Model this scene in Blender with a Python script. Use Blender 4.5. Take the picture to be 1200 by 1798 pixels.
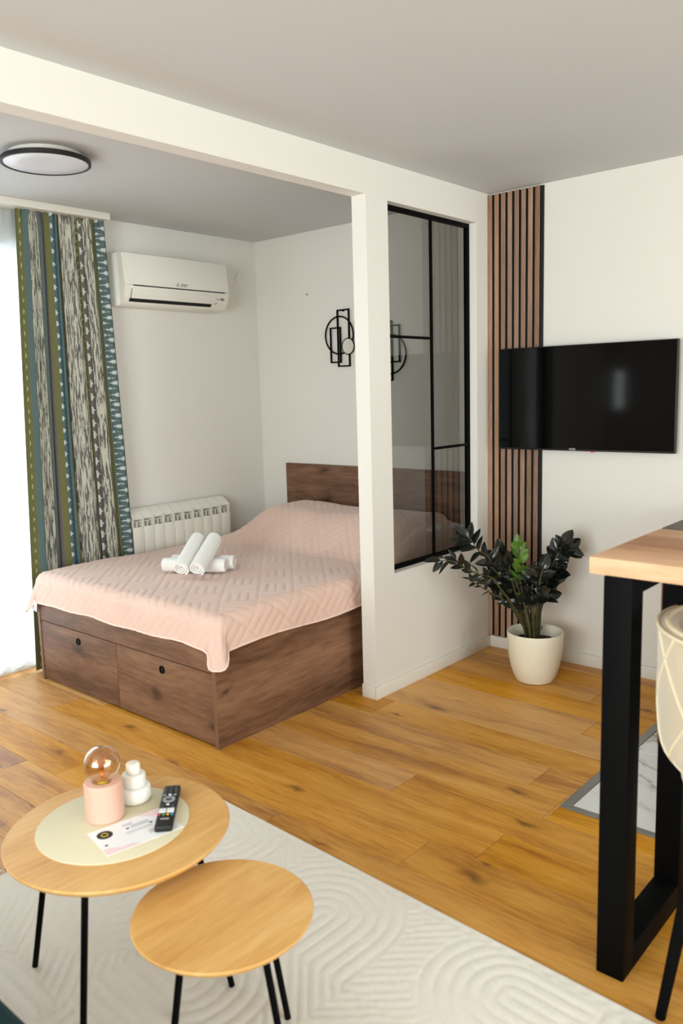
import bpy, bmesh, math, random
import numpy as np
from mathutils import Vector, Matrix

for o in list(bpy.data.objects):
    bpy.data.objects.remove(o)
SC = bpy.context.scene
COL = SC.collection
random.seed(7)
PI = math.pi

# ------------------------------------------------------------------ camera
YAW, PITCH, ROLL, FOC = 0.7217, -0.1485, -0.0284, 1434.8
CAM = Vector((-4.1467, -2.4879, 1.5497))
fw = Vector((math.cos(YAW) * math.cos(PITCH), math.sin(YAW) * math.cos(PITCH), math.sin(PITCH)))
rt = Vector((math.sin(YAW), -math.cos(YAW), 0))
up = rt.cross(fw)
cr, sr = math.cos(ROLL), math.sin(ROLL)
rt, up = cr * rt + sr * up, -sr * rt + cr * up
cd = bpy.data.cameras.new('camera')
cam = bpy.data.objects.new('camera', cd)
COL.objects.link(cam)
m = Matrix((rt, up, -fw)).transposed().to_4x4()
m.translation = CAM
cam.matrix_world = m
cd.sensor_fit = 'VERTICAL'
cd.sensor_height = 36
cd.sensor_width = 24
cd.lens = FOC / 1798 * 36
cd.clip_start = 0.02
cd.dof.use_dof = True
cd.dof.focus_distance = 4.0
cd.dof.aperture_fstop = 3.2
SC.camera = cam

# ------------------------------------------------------------------ world, light, exposure
wd = bpy.data.worlds.new('world')
SC.world = wd
wd.use_nodes = True
wb = wd.node_tree.nodes['Background']
wb.inputs[0].default_value = (0.80, 0.90, 1.0, 1)
wb.inputs[1].default_value = 1.8


def area(name, loc, target_dir, sx, sy, power, color):
    l = bpy.data.lights.new(name, 'AREA')
    l.shape = 'RECTANGLE'
    l.size, l.size_y = sx, sy
    l.energy = power
    l.color = color
    o = bpy.data.objects.new(name, l)
    COL.objects.link(o)
    o.location = loc
    o.rotation_euler = Vector(target_dir).to_track_quat('-Z', 'Y').to_euler()
    return o


# overcast daylight standing just outside each window of the room
area('daylight_balcony_door', (-2.55, 2.42, 1.25), (0, -1, 0), 2.2, 2.3, 68, (0.93, 0.97, 1.0))
area('daylight_west_window', (-6.62, -1.75, 1.45), (1, 0, 0), 2.8, 1.9, 205, (0.97, 1.0, 0.985))
area('daylight_side_window', (-6.62, 1.72, 1.45), (1, 0, 0), 0.5, 0.9, 12, (0.93, 0.97, 1.0))
area('daylight_south_window', (-3.0, -6.42, 1.25), (0, 1, 0), 3.6, 1.9, 190, (0.97, 1.0, 0.985))

SC.view_settings.view_transform = 'Standard'
SC.view_settings.look = 'None'
SC.view_settings.gamma = 1
SC.view_settings.use_curve_mapping = False
SC.view_settings.exposure = 0.12


# ------------------------------------------------------------------ helpers
def s2l(c):
    return tuple(((v / 255) / 12.92 if v / 255 <= .04045 else ((v / 255 + .055) / 1.055) ** 2.4) for v in c)


def thing(name, label, cat, loc=(0, 0, 0), rotz=0, group=None):
    o = bpy.data.objects.new(name, None)
    o.empty_display_size = .05
    COL.objects.link(o)
    o.location = loc
    o.rotation_euler = (0, 0, rotz)
    o['label'] = label
    o['category'] = cat
    if group:
        o['group'] = group
    return o


def tag(o, label, cat, group=None):
    o['label'] = label
    o['category'] = cat
    if group:
        o['group'] = group
    return o


def root_of(o):
    while o.parent:
        o = o.parent
    return o


def link(name, me, mat, parent=None, smooth=False, local=False):
    """mesh given in world coordinates is shifted to its thing's base (local=True: already local)"""
    if parent is not None and not local:
        me.transform(Matrix.Translation(-root_of(parent).location))
    if mat is not None and not me.materials:
        for mm in (mat if isinstance(mat, (list, tuple)) else [mat]):
            me.materials.append(mm)
    if smooth:
        for p in me.polygons:
            p.use_smooth = True
    o = bpy.data.objects.new(name, me)
    COL.objects.link(o)
    o.parent = parent
    return o


def structure(name, me, mat, parent=None, smooth=False):
    o = link(name, me, mat, parent, smooth)
    if parent is None:
        o['kind'] = 'structure'
    return o


class MB:
    """collects shapes into one bmesh"""

    def __init__(self):
        self.bm = bmesh.new()

    def box(self, lo, hi, bev=0, seg=2, rot=None, pivot=None):
        lo, hi = Vector(lo), Vector(hi)
        t = bmesh.new()
        bmesh.ops.create_cube(t, size=1)
        for v in t.verts:
            v.co = Vector([(lo[i] + hi[i]) / 2 + v.co[i] * (hi[i] - lo[i]) for i in range(3)])
        if bev:
            bmesh.ops.bevel(t, geom=t.edges[:], offset=bev, segments=seg, affect='EDGES', profile=.5)
        if rot is not None:
            pv = Vector(pivot) if pivot is not None else (lo + hi) / 2
            for v in t.verts:
                v.co = rot @ (v.co - pv) + pv
        self._add(t)
        return self

    def _add(self, t):
        me = bpy.data.meshes.new('tmp')
        t.to_mesh(me)
        t.free()
        self.bm.from_mesh(me)
        bpy.data.meshes.remove(me)

    def tube(self, pts, r, n=10, cap=True, closed=False):
        pts = [Vector(p) for p in pts]
        N = len(pts)
        rr = r if isinstance(r, (list, tuple)) else [r] * N
        rings = []
        ref = None
        for i, p in enumerate(pts):
            if closed:
                d = (pts[(i + 1) % N] - pts[i - 1]).normalized()
            else:
                d = (pts[min(i + 1, N - 1)] - pts[max(i - 1, 0)]).normalized()
            if ref is None:
                ref = Vector((0, 0, 1)) if abs(d.z) < .9 else Vector((1, 0, 0))
            a = (ref - d * ref.dot(d)).normalized()
            ref = a
            b = d.cross(a)
            rings.append([self.bm.verts.new(p + rr[i] * (math.cos(2 * PI * k / n) * a + math.sin(2 * PI * k / n) * b)) for k in range(n)])
        for i in range(N if closed else N - 1):
            A, B = rings[i], rings[(i + 1) % N]
            for k in range(n):
                self.bm.faces.new((A[k], A[(k + 1) % n], B[(k + 1) % n], B[k]))
        if cap and not closed:
            self.bm.faces.new(rings[0][::-1])
            self.bm.faces.new(rings[-1])
        return self

    def lathe(self, prof, c=(0, 0, 0), n=40, axis='z', close=False):
        """prof: (radius, height) list; radius 0 makes a pole"""
        c = Vector(c)
        rings = []
        for r, h in prof:
            if r < 1e-6:
                q = [(0, 0, h)]
            else:
                q = [(r * math.cos(2 * PI * k / n), r * math.sin(2 * PI * k / n), h) for k in range(n)]
            if axis == 'x':
                q = [(z, x, y) for x, y, z in q]
            elif axis == 'y':
                q = [(y, z, x) for x, y, z in q]
            rings.append([self.bm.verts.new(c + Vector(p)) for p in q])
        pairs = list(zip(rings, rings[1:]))
        if close:
            pairs.append((rings[-1], rings[0]))
        for A, B in pairs:
            for k in range(n):
                if len(A) == 1 and len(B) == 1:
                    break
                if len(A) == 1:
                    self.bm.faces.new((A[0], B[(k + 1) % n], B[k]))
                elif len(B) == 1:
                    self.bm.faces.new((A[k], A[(k + 1) % n], B[0]))
                else:
                    self.bm.faces.new((A[k], A[(k + 1) % n], B[(k + 1) % n], B[k]))
        return self

    def prism(self, poly, lo, hi, axis='x', bev=0):
        """extrude a closed polygon (2D in the other two axes) along an axis"""
        def P(a, b, t):
            return {'x': (t, a, b), 'y': (a, t, b), 'z': (a, b, t)}[axis]
        t = bmesh.new()
        A = [t.verts.new(P(a, b, lo)) for a, b in poly]
        B = [t.verts.new(P(a, b, hi)) for a, b in poly]
        n = len(poly)
        t.faces.new(A[::-1])
        t.faces.new(B)
        for k in range(n):
            t.faces.new((A[k], A[(k + 1) % n], B[(k + 1) % n], B[k]))
        bmesh.ops.recalc_face_normals(t, faces=t.faces[:])
        if bev:
            bmesh.ops.bevel(t, geom=t.edges[:], offset=bev, segments=2, affect='EDGES', profile=.5)
        self._add(t)
        return self

    def mesh(self, smooth_angle=None):
        bmesh.ops.recalc_face_normals(self.bm, faces=self.bm.faces[:])
        me = bpy.data.meshes.new('mesh')
        self.bm.to_mesh(me)
        self.bm.free()
        if smooth_angle:
            for p in me.polygons:
                p.use_smooth = True
            me.set_sharp_from_angle(angle=math.radians(smooth_angle))
        return me


def box(name, lo, hi, mat, parent=None, bev=0.002, **k):
    return link(name, MB().box(lo, hi, bev).mesh(40), mat, parent, **k)


def grid_mesh(V, closed_u=False, uv=None):
    """V: (nu, nv, 3) array -> quad mesh"""
    nu, nv = V.shape[:2]
    idx = np.arange(nu * nv).reshape(nu, nv)
    a = idx[:-1, :-1].ravel(); b = idx[1:, :-1].ravel(); c = idx[1:, 1:].ravel(); d = idx[:-1, 1:].ravel()
    F = np.stack([a, b, c, d], 1)
    me = bpy.data.meshes.new('mesh')
    me.vertices.add(nu * nv)
    me.vertices.foreach_set('co', V.reshape(-1).astype(np.float32))
    me.loops.add(F.size)
    me.loops.foreach_set('vertex_index', F.ravel().astype(np.int32))
    me.polygons.add(len(F))
    me.polygons.foreach_set('loop_start', np.arange(0, F.size, 4, dtype=np.int32))
    if uv is not None:
        L = me.uv_layers.new(name='UVMap')
        L.data.foreach_set('uv', uv.reshape(-1, 2)[F.ravel()].ravel().astype(np.float32))
    me.update(calc_edges=True)
    me.validate()
    for p in me.polygons:
        p.use_smooth = True
    return me


# ------------------------------------------------------------------ materials
class NT:
    def __init__(self, name):
        self.mat = bpy.data.materials.new(name)
        self.mat.use_nodes = True
        self.t = self.mat.node_tree
        self.b = self.t.nodes['Principled BSDF']
        self.out = self.t.nodes['Material Output']

    def n(self, typ, **kw):
        nd = self.t.nodes.new(typ)
        for k, v in kw.items():
            if k.startswith('i_'):
                key = k[2:]
                key = int(key) if key.isdigit() else key.replace('_', ' ')
                self.put(nd.inputs[key], v)
            else:
                setattr(nd, k, v)
        return nd

    def put(self, sock, v):
        if isinstance(v, bpy.types.NodeSocket):
            self.t.links.new(v, sock)
        else:
            if sock.type == 'RGBA' and len(v) == 3:
                v = (*v, 1)
            sock.default_value = v

    def math(self, op, a, b=0.0, c=0.0, clamp=False):
        nd = self.n('ShaderNodeMath', operation=op, use_clamp=clamp)
        self.put(nd.inputs[0], a); self.put(nd.inputs[1], b); self.put(nd.inputs[2], c)
        return nd.outputs[0]

    def mix(self, f, a, b, blend='MIX'):
        nd = self.n('ShaderNodeMix', data_type='RGBA', blend_type=blend)
        self.put(nd.inputs[0], f); self.put(nd.inputs[6], a); self.put(nd.inputs[7], b)
        return nd.outputs[2]

    def ramp(self, f, stops, interp='LINEAR'):
        nd = self.n('ShaderNodeValToRGB')
        self.put(nd.inputs[0], f)
        cr = nd.color_ramp
        cr.interpolation = interp
        while len(cr.elements) < len(stops):
            cr.elements.new(.5)
        for e, (p, c) in zip(cr.elements, stops):
            e.position = p
            e.color = (*c, 1) if len(c) == 3 else c
        return nd.outputs[0]

    def noise(self, vec, scale, detail=4, rough=.55, dist=0.0):
        nd = self.n('ShaderNodeTexNoise')
        self.put(nd.inputs['Vector'], vec); self.put(nd.inputs['Scale'], scale)
        nd.inputs['Detail'].default_value = detail; nd.inputs['Roughness'].default_value = rough
        nd.inputs['Distortion'].default_value = dist
        return nd.outputs[0]

    def mapping(self, vec, scale=(1, 1, 1), loc=(0, 0, 0), rot=(0, 0, 0)):
        nd = self.n('ShaderNodeMapping')
        self.put(nd.inputs[0], vec); self.put(nd.inputs['Location'], loc)
        self.put(nd.inputs['Rotation'], rot); self.put(nd.inputs['Scale'], scale)
        return nd.outputs[0]

    def bump(self, h, strength=.2, dist=.002):
        nd = self.n('ShaderNodeBump')
        self.put(nd.inputs['Height'], h)
        nd.inputs['Strength'].default_value = strength
        nd.inputs['Distance'].default_value = dist
        self.t.links.new(nd.outputs[0], self.b.inputs['Normal'])

    def set(self, **kw):
        for k, v in kw.items():
            self.put(self.b.inputs[k.replace('_', ' ')], v)
        return self

    @property
    def obj(self):
        return self.n('ShaderNodeTexCoord').outputs['Object']

    @property
    def rnd(self):
        return self.n('ShaderNodeObjectInfo').outputs['Random']


def plain(name, rgb, rough=.5, metal=0.0, var=.04, scale=30, bump=0, spec=.5, **kw):
    t = NT(name)
    c = s2l(rgb)
    f = t.noise(t.obj, scale, 3)
    t.set(Base_Color=t.mix(f, tuple(v * (1 - var) for v in c), tuple(min(1, v * (1 + var)) for v in c)),
          Roughness=rough, Metallic=metal, Specular_IOR_Level=spec)
    if bump:
        t.bump(t.noise(t.obj, scale * 6, 3), bump, .001)
    for k, v in kw.items():
        t.set(**{k: v})
    return t.mat


def wood(name, dark, mid, light, axis='Y', rough=.45, stretch=14, fine=90, knots=0.0, vary=.0, bump=.12, spec=.4, big=6):
    """stripe grain along an axis of object space, random offset per object"""
    t = NT(name)
    r = t.rnd
    co = t.obj
    off = t.n('ShaderNodeCombineXYZ')
    for i, k in enumerate((17.3, 31.7, 11.1)):
        t.put(off.inputs[i], t.math('MULTIPLY', r, k))
    va = t.n('ShaderNodeVectorMath', operation='ADD')
    t.put(va.inputs[0], co); t.put(va.inputs[1], off.outputs[0])
    v = va.outputs[0]
    s = [1, 1, 1]
    s['XYZ'.index(axis)] = 1 / stretch
    # slow waviness so that grain lines bend
    wob = t.noise(t.mapping(v, scale=[k * 3 if k == 1 else 1.2 for k in s]), 1.0, 2)
    wv = t.n('ShaderNodeVectorMath', operation='MULTIPLY_ADD')
    cw = t.n('ShaderNodeCombineXYZ')
    for i in range(3):
        if i != 'XYZ'.index(axis):
            t.put(cw.inputs[i], t.math('SUBTRACT', wob, .5))
    t.put(wv.inputs[0], cw.outputs[0]); wv.inputs[1].default_value = (.10, .10, .10); t.put(wv.inputs[2], v)
    v2 = wv.outputs[0]
    g1 = t.noise(t.mapping(v2, scale=s), big, 4, .6)
    g2 = t.noise(t.mapping(v2, scale=s), fine, 3, .65)
    g = t.math('ADD', t.math('MULTIPLY', g1, .62), t.math('MULTIPLY', g2, .38))
    gp = t.noise(t.mapping(v2, scale=[k if k == 1 else k * 3 for k in s]), big * .45, 3, .6)
    g = t.math('ADD', g, t.math('MULTIPLY', t.math('SUBTRACT', gp, .5), .34))
    col = t.ramp(g, [(.33, s2l(dark)), (.50, s2l(mid)), (.66, s2l(light))])
    if knots:
        vo = t.n('ShaderNodeTexVoronoi', feature='F1', voronoi_dimensions='2D')
        # noise-warped coordinates make the knot outlines irregular
        wn = t.n('ShaderNodeTexNoise'); t.put(wn.inputs['Vector'], v); wn.inputs['Scale'].default_value = 14
        wa = t.n('ShaderNodeVectorMath', operation='MULTIPLY_ADD')
        t.put(wa.inputs[0], wn.outputs['Color']); wa.inputs[1].default_value = (.05, .05, .05); t.put(wa.inputs[2], v)
        sp_ = t.n('ShaderNodeSeparateXYZ'); t.put(sp_.inputs[0], wa.outputs[0])
        ai = 'XYZ'.index(axis)
        o1, o2 = [i for i in range(3) if i != ai]
        cb = t.n('ShaderNodeCombineXYZ')
        t.put(cb.inputs[0], t.math('MULTIPLY', sp_.outputs[ai], .40))
        t.put(cb.inputs[1], t.math('ADD', sp_.outputs[o1], sp_.outputs[o2]))
        t.put(vo.inputs['Vector'], cb.outputs[0])
        vo.inputs['Scale'].default_value = knots
        sep = t.n('ShaderNodeSeparateColor'); t.put(sep.inputs[0], vo.outputs['Color'])
        on = t.math('GREATER_THAN', sep.outputs[0], .62)
        size = t.math('MULTIPLY_ADD', sep.outputs[1], .09, .04)
        d = t.math('DIVIDE', vo.outputs['Distance'], size)
        core = t.math('MULTIPLY', t.math('SUBTRACT', 1.0, t.math('MULTIPLY', d, .9), clamp=True), on, clamp=True)
        halo = t.math('MULTIPLY', t.math('SUBTRACT', 1.0, t.math('MULTIPLY', d, .42), clamp=True), on, clamp=True)
        k2 = tuple(x * .30 for x in s2l(dark))
        col = t.mix(t.math('MULTIPLY', halo, .35), col, s2l(dark))
        col = t.mix(t.math('MULTIPLY', core, .85), col, k2)
    if vary:
        h = t.n('ShaderNodeHueSaturation')
        t.put(h.inputs['Color'], col)
        t.put(h.inputs['Value'], t.math('MULTIPLY_ADD', r, vary * 2, 1 - vary))
        r2 = t.math('FRACT', t.math('MULTIPLY', r, 7.77))
        t.put(h.inputs['Saturation'], t.math('MULTIPLY_ADD', r2, .18, .90))
        col = h.outputs[0]
    t.set(Base_Color=col, Roughness=t.math('MULTIPLY_ADD', g2, .15, rough - .07), Specular_IOR_Level=spec)
    t.bump(g2, bump, .0008)
    return t.mat


M = {}
M['wall'] = plain('white wall paint', (230, 226, 218), .85, var=.012, scale=3, bump=.03, spec=.25)
M['ceiling'] = plain('ceiling paint', (208, 209, 209), .9, var=.01, scale=2, spec=.2)
M['base'] = plain('baseboard white', (228, 223, 212), .5, var=.01)
M['plastic_white'] = plain('white plastic', (236, 232, 222), .35, var=.01)
M['alu_white'] = plain('radiator enamel', (234, 230, 219), .38, var=.01)
M['black'] = plain('matt black', (17, 17, 17), .5, var=.1)
M['blackmetal'] = plain('black powder coated steel', (8, 8, 8), .6, var=.15, scale=60, bump=.05, spec=.06)
M['darkslot'] = plain('dark slot', (20, 17, 16), .8)
M['floor'] = wood('oak floor plank', (164, 104, 40), (210, 149, 62), (228, 170, 84), 'Y', rough=.42, stretch=11, fine=75, knots=4.2, vary=.035, big=8, spec=.28)
M['subfloor'] = plain('screed', (120, 100, 80), .9)
M['bed_y'] = wood('dark oak laminate along Y', (74, 49, 34), (118, 84, 62), (146, 110, 84), 'Y', rough=.5, stretch=9, fine=60, knots=4.5)
M['bed_x'] = wood('dark oak laminate along X', (78, 52, 36), (126, 90, 66), (156, 118, 90), 'X', rough=.5, stretch=9, fine=60, knots=4.5)
M['bed_z'] = wood('dark oak edge band', (92, 67, 50), (120, 90, 70), (136, 104, 82), 'Z', rough=.5, stretch=9)
M['slat'] = wood('walnut slat veneer', (112, 82, 62), (150, 115, 92), (174, 139, 114), 'Z', rough=.5, stretch=16, fine=110, vary=.06)
M['table_oak'] = wood('oak veneer table', (200, 146, 78), (219, 168, 98), (231, 186, 120), 'X', rough=.4, stretch=8, fine=70, big=9)
M['bar_oak'] = wood('pale oak worktop', (184, 130, 92), (218, 168, 128), (232, 188, 150), 'Y', rough=.42, stretch=8, fine=55, big=7)
M['rugpile'] = plain('cream rug', (243, 238, 227), .95, var=.05, scale=60, bump=.3, spec=.1)
M['towel'] = plain('white towel terry', (244, 242, 238), .95, var=.02, scale=200, bump=.6, spec=.1, Sheen_Weight=.3)
M['pillow'] = plain('white pillow cotton', (240, 238, 234), .9, var=.02, scale=40, bump=.2, spec=.15)
M['velvet'] = plain('cream velvet', (192, 176, 150), .85, var=.10, scale=9, bump=.1, spec=.15, Sheen_Weight=.4)
M['piping'] = plain('cream piping', (218, 203, 172), .8, var=.02)
M['teal'] = plain('teal velvet', (12, 46, 48), .85, var=.2, scale=12, bump=.15, spec=.08, Sheen_Weight=.04)
M['mat'] = plain('cream placemat', (222, 213, 182), .75, var=.02, scale=80, bump=.15, spec=.2)
M['pink'] = plain('pink ceramic', (226, 178, 158), .55, var=.02)
M['whiteceramic'] = plain('white ceramic', (242, 240, 232), .45, var=.01)
M['pot'] = plain('cream glazed pot', (236, 229, 208), .28, var=.01)
M['soil'] = plain('potting soil', (42, 30, 22), .95, var=.5, scale=60, bump=1.0)
M['darktop'] = wood('dark worktop', (62, 48, 40), (84, 68, 58), (98, 80, 68), 'Y', rough=.45, stretch=8)
M['brownpanel'] = wood('brown cabinet side', (110, 74, 54), (138, 98, 74), (152, 112, 86), 'Z', rough=.5, stretch=9)
M['cabinetblack'] = plain('black cabinet front', (14, 14, 15), .35, var=.1)
M['trimgrey'] = plain('brushed aluminium trim', (150, 150, 146), .4, metal=.7, var=.05, scale=60)
M['print_grey'] = plain('grey print', (176, 178, 188), .8)
M['print_dark'] = plain('dark print', (40, 38, 40), .8)
M['print_pink'] = plain('pink print', (246, 218, 222), .8)
M['gold'] = plain('gold print', (206, 176, 62), .5)
M['paper'] = plain('white paper', (246, 246, 247), .7, var=.01)
M['logo_grey'] = plain('grey logo', (130, 126, 118), .6)
M['logo_white'] = plain('white logo', (235, 235, 235), .6)
M['button'] = plain('remote button grey', (70, 70, 72), .6)
M['ringgrey'] = plain('remote ring grey', (150, 156, 156), .5)
for nm, c in (('red', (214, 52, 60)), ('green', (56, 170, 60)), ('yellow', (244, 176, 32)), ('blue', (72, 150, 210))):
    M['btn_' + nm] = plain('button ' + nm, c, .5)

# marble tile
t = NT('white marble tile')
v = t.obj
nz = t.noise(v, 2.2, 6, .6, 1.2)
vein = t.math('ABSOLUTE', t.math('SUBTRACT', nz, .5))
t.set(Base_Color=t.ramp(vein, [(.0, s2l((150, 148, 146))), (.02, s2l((205, 205, 202))), (.07, s2l((222, 222, 218)))]), Roughness=.25)
M['marble'] = t.mat

# quilt: pink microfibre with a soft sheen
t = NT('pink quilt microfibre')
f = t.noise(t.obj, 5, 4)
t.set(Base_Color=t.mix(f, s2l((230, 195, 179)), s2l((238, 206, 191))), Roughness=.8, Specular_IOR_Level=.2, Sheen_Weight=.35, Sheen_Roughness=.4)
t.bump(t.noise(t.obj, 400, 2), .1, .0006)
M['quilt'] = t.mat
M['quilt_pipe'] = plain('pink quilt piping', (250, 220, 205), .7, var=.02)

# television screen: near black gloss
t = NT('television glass')
t.set(Base_Color=(.002, .002, .002), Roughness=.07, Specular_IOR_Level=.16)
t.t.links.new(t.noise(t.obj, 3, 1), t.n('ShaderNodeMath').inputs[0])
M['screen'] = t.mat
M['led'] = plain('red standby light', (170, 20, 50), .3)

# lamp diffuser (switched off)
M['diffuser'] = plain('frosted diffuser', (226, 226, 232), .35, var=.01)
M['mirror'] = plain('mirror disc', (235, 235, 232), .12, metal=1.0, var=.0)


def glass(name, tint, gloss=1.0, rough=0.02):
    """thin pane: straight-through tinted transmission plus Fresnel reflection"""
    t = NT(name)
    tr = t.n('ShaderNodeBsdfTransparent'); t.put(tr.inputs[0], tint)
    gl = t.n('ShaderNodeBsdfGlossy'); t.put(gl.inputs['Roughness'], rough)
    # Schlick reflectance from the unsigned viewing angle, the same from either side of the sheet
    ge = t.n('ShaderNodeNewGeometry')
    dt = t.n('ShaderNodeVectorMath', operation='DOT_PRODUCT')
    t.put(dt.inputs[0], ge.outputs['Normal']); t.put(dt.inputs[1], ge.outputs['Incoming'])
    c = t.math('SUBTRACT', 1.0, t.math('ABSOLUTE', dt.outputs['Value']), clamp=True)
    f = t.math('MULTIPLY_ADD', t.math('POWER', c, 5.0), .957, .043)
    mx = t.n('ShaderNodeMixShader')
    t.put(mx.inputs[0], t.math('MULTIPLY', f, gloss, clamp=True))
    t.t.links.new(tr.outputs[0], mx.inputs[1]); t.t.links.new(gl.outputs[0], mx.inputs[2])
    t.t.links.new(mx.outputs[0], t.out.inputs[0])
    return t.mat


M['smoked'] = glass('smoked partition glass', (.40, .40, .385), 1.9)
M['clear'] = glass('window glass', (.95, .97, .97), 1.0)
M['amber'] = glass('amber bulb glass', (.94, .82, .62), 3.2)

# sheer curtain
t = NT('white sheer voile')
di = t.n('ShaderNodeBsdfDiffuse'); t.put(di.inputs[0], (.80, .82, .84))
tl = t.n('ShaderNodeBsdfTranslucent'); t.put(tl.inputs[0], (.74, .77, .80))
tp = t.n('ShaderNodeBsdfTransparent')
m1 = t.n('ShaderNodeMixShader'); m1.inputs[0].default_value = .65
t.t.links.new(di.outputs[0], m1.inputs[1]); t.t.links.new(tl.outputs[0], m1.inputs[2])
m2 = t.n('ShaderNodeMixShader')
t.put(m2.inputs[0], t.math('MULTIPLY_ADD', t.noise(t.obj, 300, 1),   .08, .05))
t.t.links.new(m1.outputs[0], m2.inputs[1]); t.t.links.new(tp.outputs[0], m2.inputs[2])
t.t.links.new(m2.outputs[0], t.out.inputs[0])
M['sheer'] = t.mat

# striped curtain: bands of colour across the width (u), brush strokes and dashes printed on them
t = NT('printed stripe curtain')
uv = t.n('ShaderNodeUVMap').outputs[0]
sx = t.n('ShaderNodeSeparateXYZ'); t.put(sx.inputs[0], uv)
U, Vv = sx.outputs[0], sx.outputs[1]
wob = t.math('MULTIPLY', t.math('SUBTRACT', t.noise(t.mapping(uv, scale=(2, 4, 1)), 1.0, 3), .5), .020)
Uw = t.math('ADD', U, wob)
OL, TE, TA, GR, BL = (108, 109, 64), (86, 106, 106), (106, 99, 96), (100, 100, 94), (84, 114, 122)
bands = [(0, OL), (.075, TE), (.127, GR), (.25, TE), (.28, TA), (.312, OL), (.352, TE), (.40, BL), (.43, OL), (.462, TA),
         (.65, OL), (.672, TA), (.735, TA), (.825, OL), (.872, TE)]
base = t.ramp(Uw, [(p, s2l(c)) for p, c in bands], 'CONSTANT')


def inband(a, b):
    return t.math('MULTIPLY', t.math('GREATER_THAN', Uw, a), t.math('LESS_THAN', Uw, b))


stroke_n = t.noise(t.mapping(uv, scale=(75, 8, 1)), 1.0, 4, .7)
stroke = t.math('GREATER_THAN', stroke_n, .49)
strokes = t.math('MULTIPLY', stroke, t.math('MAXIMUM', t.math('MAXIMUM', inband(.130, .235), inband(.47, .64)), inband(.74, .82)))
dk = t.math('MULTIPLY', t.math('GREATER_THAN', t.noise(t.mapping(uv, scale=(90, 14, 1), loc=(5, 3, 0)), 1.0, 3, .7), .56),
            t.math('MAXIMUM', t.math('MAXIMUM', inband(.12, .25), inband(.462, .65)), inband(.70, .825)))
col = t.mix(t.math('MULTIPLY', dk, .55), base, s2l((70, 66, 58)))
col = t.mix(strokes, col, s2l((196, 196, 180)))


def dashes(a, b, per, duty, phase=0.0, flip=False):
    """short brushed horizontal marks, thick at one end and frayed at the other"""
    rag = t.math('SUBTRACT', t.noise(t.mapping(uv, scale=(60, 170, 1), loc=(phase * 40, 0, 0)), 1.0, 3, .7), .5)
    vv = t.math('ADD', t.math('ADD', Vv, phase), t.math('MULTIPLY', rag, .022))
    q = t.math('MULTIPLY', vv, 1 / per)
    fr = t.math('FRACT', q)
    cell = t.math('FRACT', t.math('MULTIPLY', t.math('SINE', t.math('MULTIPLY', t.math('FLOOR', q), 12.99)), 437.5))
    dist = t.math('ABSOLUTE', t.math('SUBTRACT', fr, t.math('MULTIPLY_ADD', cell, .16, .42)))
    xx = t.math('DIVIDE', t.math('SUBTRACT', Uw, a), b - a)
    if flip:
        xx = t.math('SUBTRACT', 1.0, xx)
    head = t.math('LESS_THAN', xx, t.math('MULTIPLY_ADD', cell, .25, .30))
    thick = t.math('MULTIPLY', t.math('MULTIPLY_ADD', head, .55, t.math('MULTIPLY_ADD', xx, -.5, .55)), duty)
    return t.math('MULTIPLY', t.math('LESS_THAN', dist, thick), inband(a, b))


d1 = dashes(.678, .728, .075, .27)
d2 = dashes(.885, .985, .064, .17, .02, True)
d3 = dashes(.885, .96, .064, .10, .052)
d4 = dashes(.360, .392, .066, .19)
d5 = dashes(.040, .058, .060, .22)
d6 = dashes(.652, .668, .040, .25)
for d in (d1, d2, d3, d4):
    col = t.mix(d, col, s2l((204, 210, 206)))
for d in (d5, d6):
    col = t.mix(d, col, s2l((190, 190, 150)))
weave = t.noise(t.mapping(uv, scale=(260, 520, 1)), 1.0, 1)
col = t.mix(t.math('MULTIPLY', weave, .25), col, s2l((90, 92, 86)))
t.set(Base_Color=col, Roughness=.85, Specular_IOR_Level=.15)
M['curtain'] = t.mat

# leaves
t = NT('dark glossy leaf')
t.set(Base_Color=t.mix(t.rnd, (.006, .008, .006), (.016, .019, .013)), Roughness=.22, Specular_IOR_Level=.5)
M['leaf_dark'] = t.mat
t = NT('young green leaf')
t.set(Base_Color=t.mix(t.rnd, s2l((58, 92, 22)), s2l((96, 128, 44))), Roughness=.35)
M['leaf_green'] = t.mat
t = NT('olive dark stem')
t.set(Base_Color=t.mix(t.noise(t.obj, 30, 3), s2l((44, 40, 20)), s2l((86, 84, 40))), Roughness=.5)
M['stem'] = t.mat
t = NT('amber filament')
t.set(Base_Color=s2l((226, 130, 40)), Roughness=.3, Metallic=.6)
M['filament'] = t.mat

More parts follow.
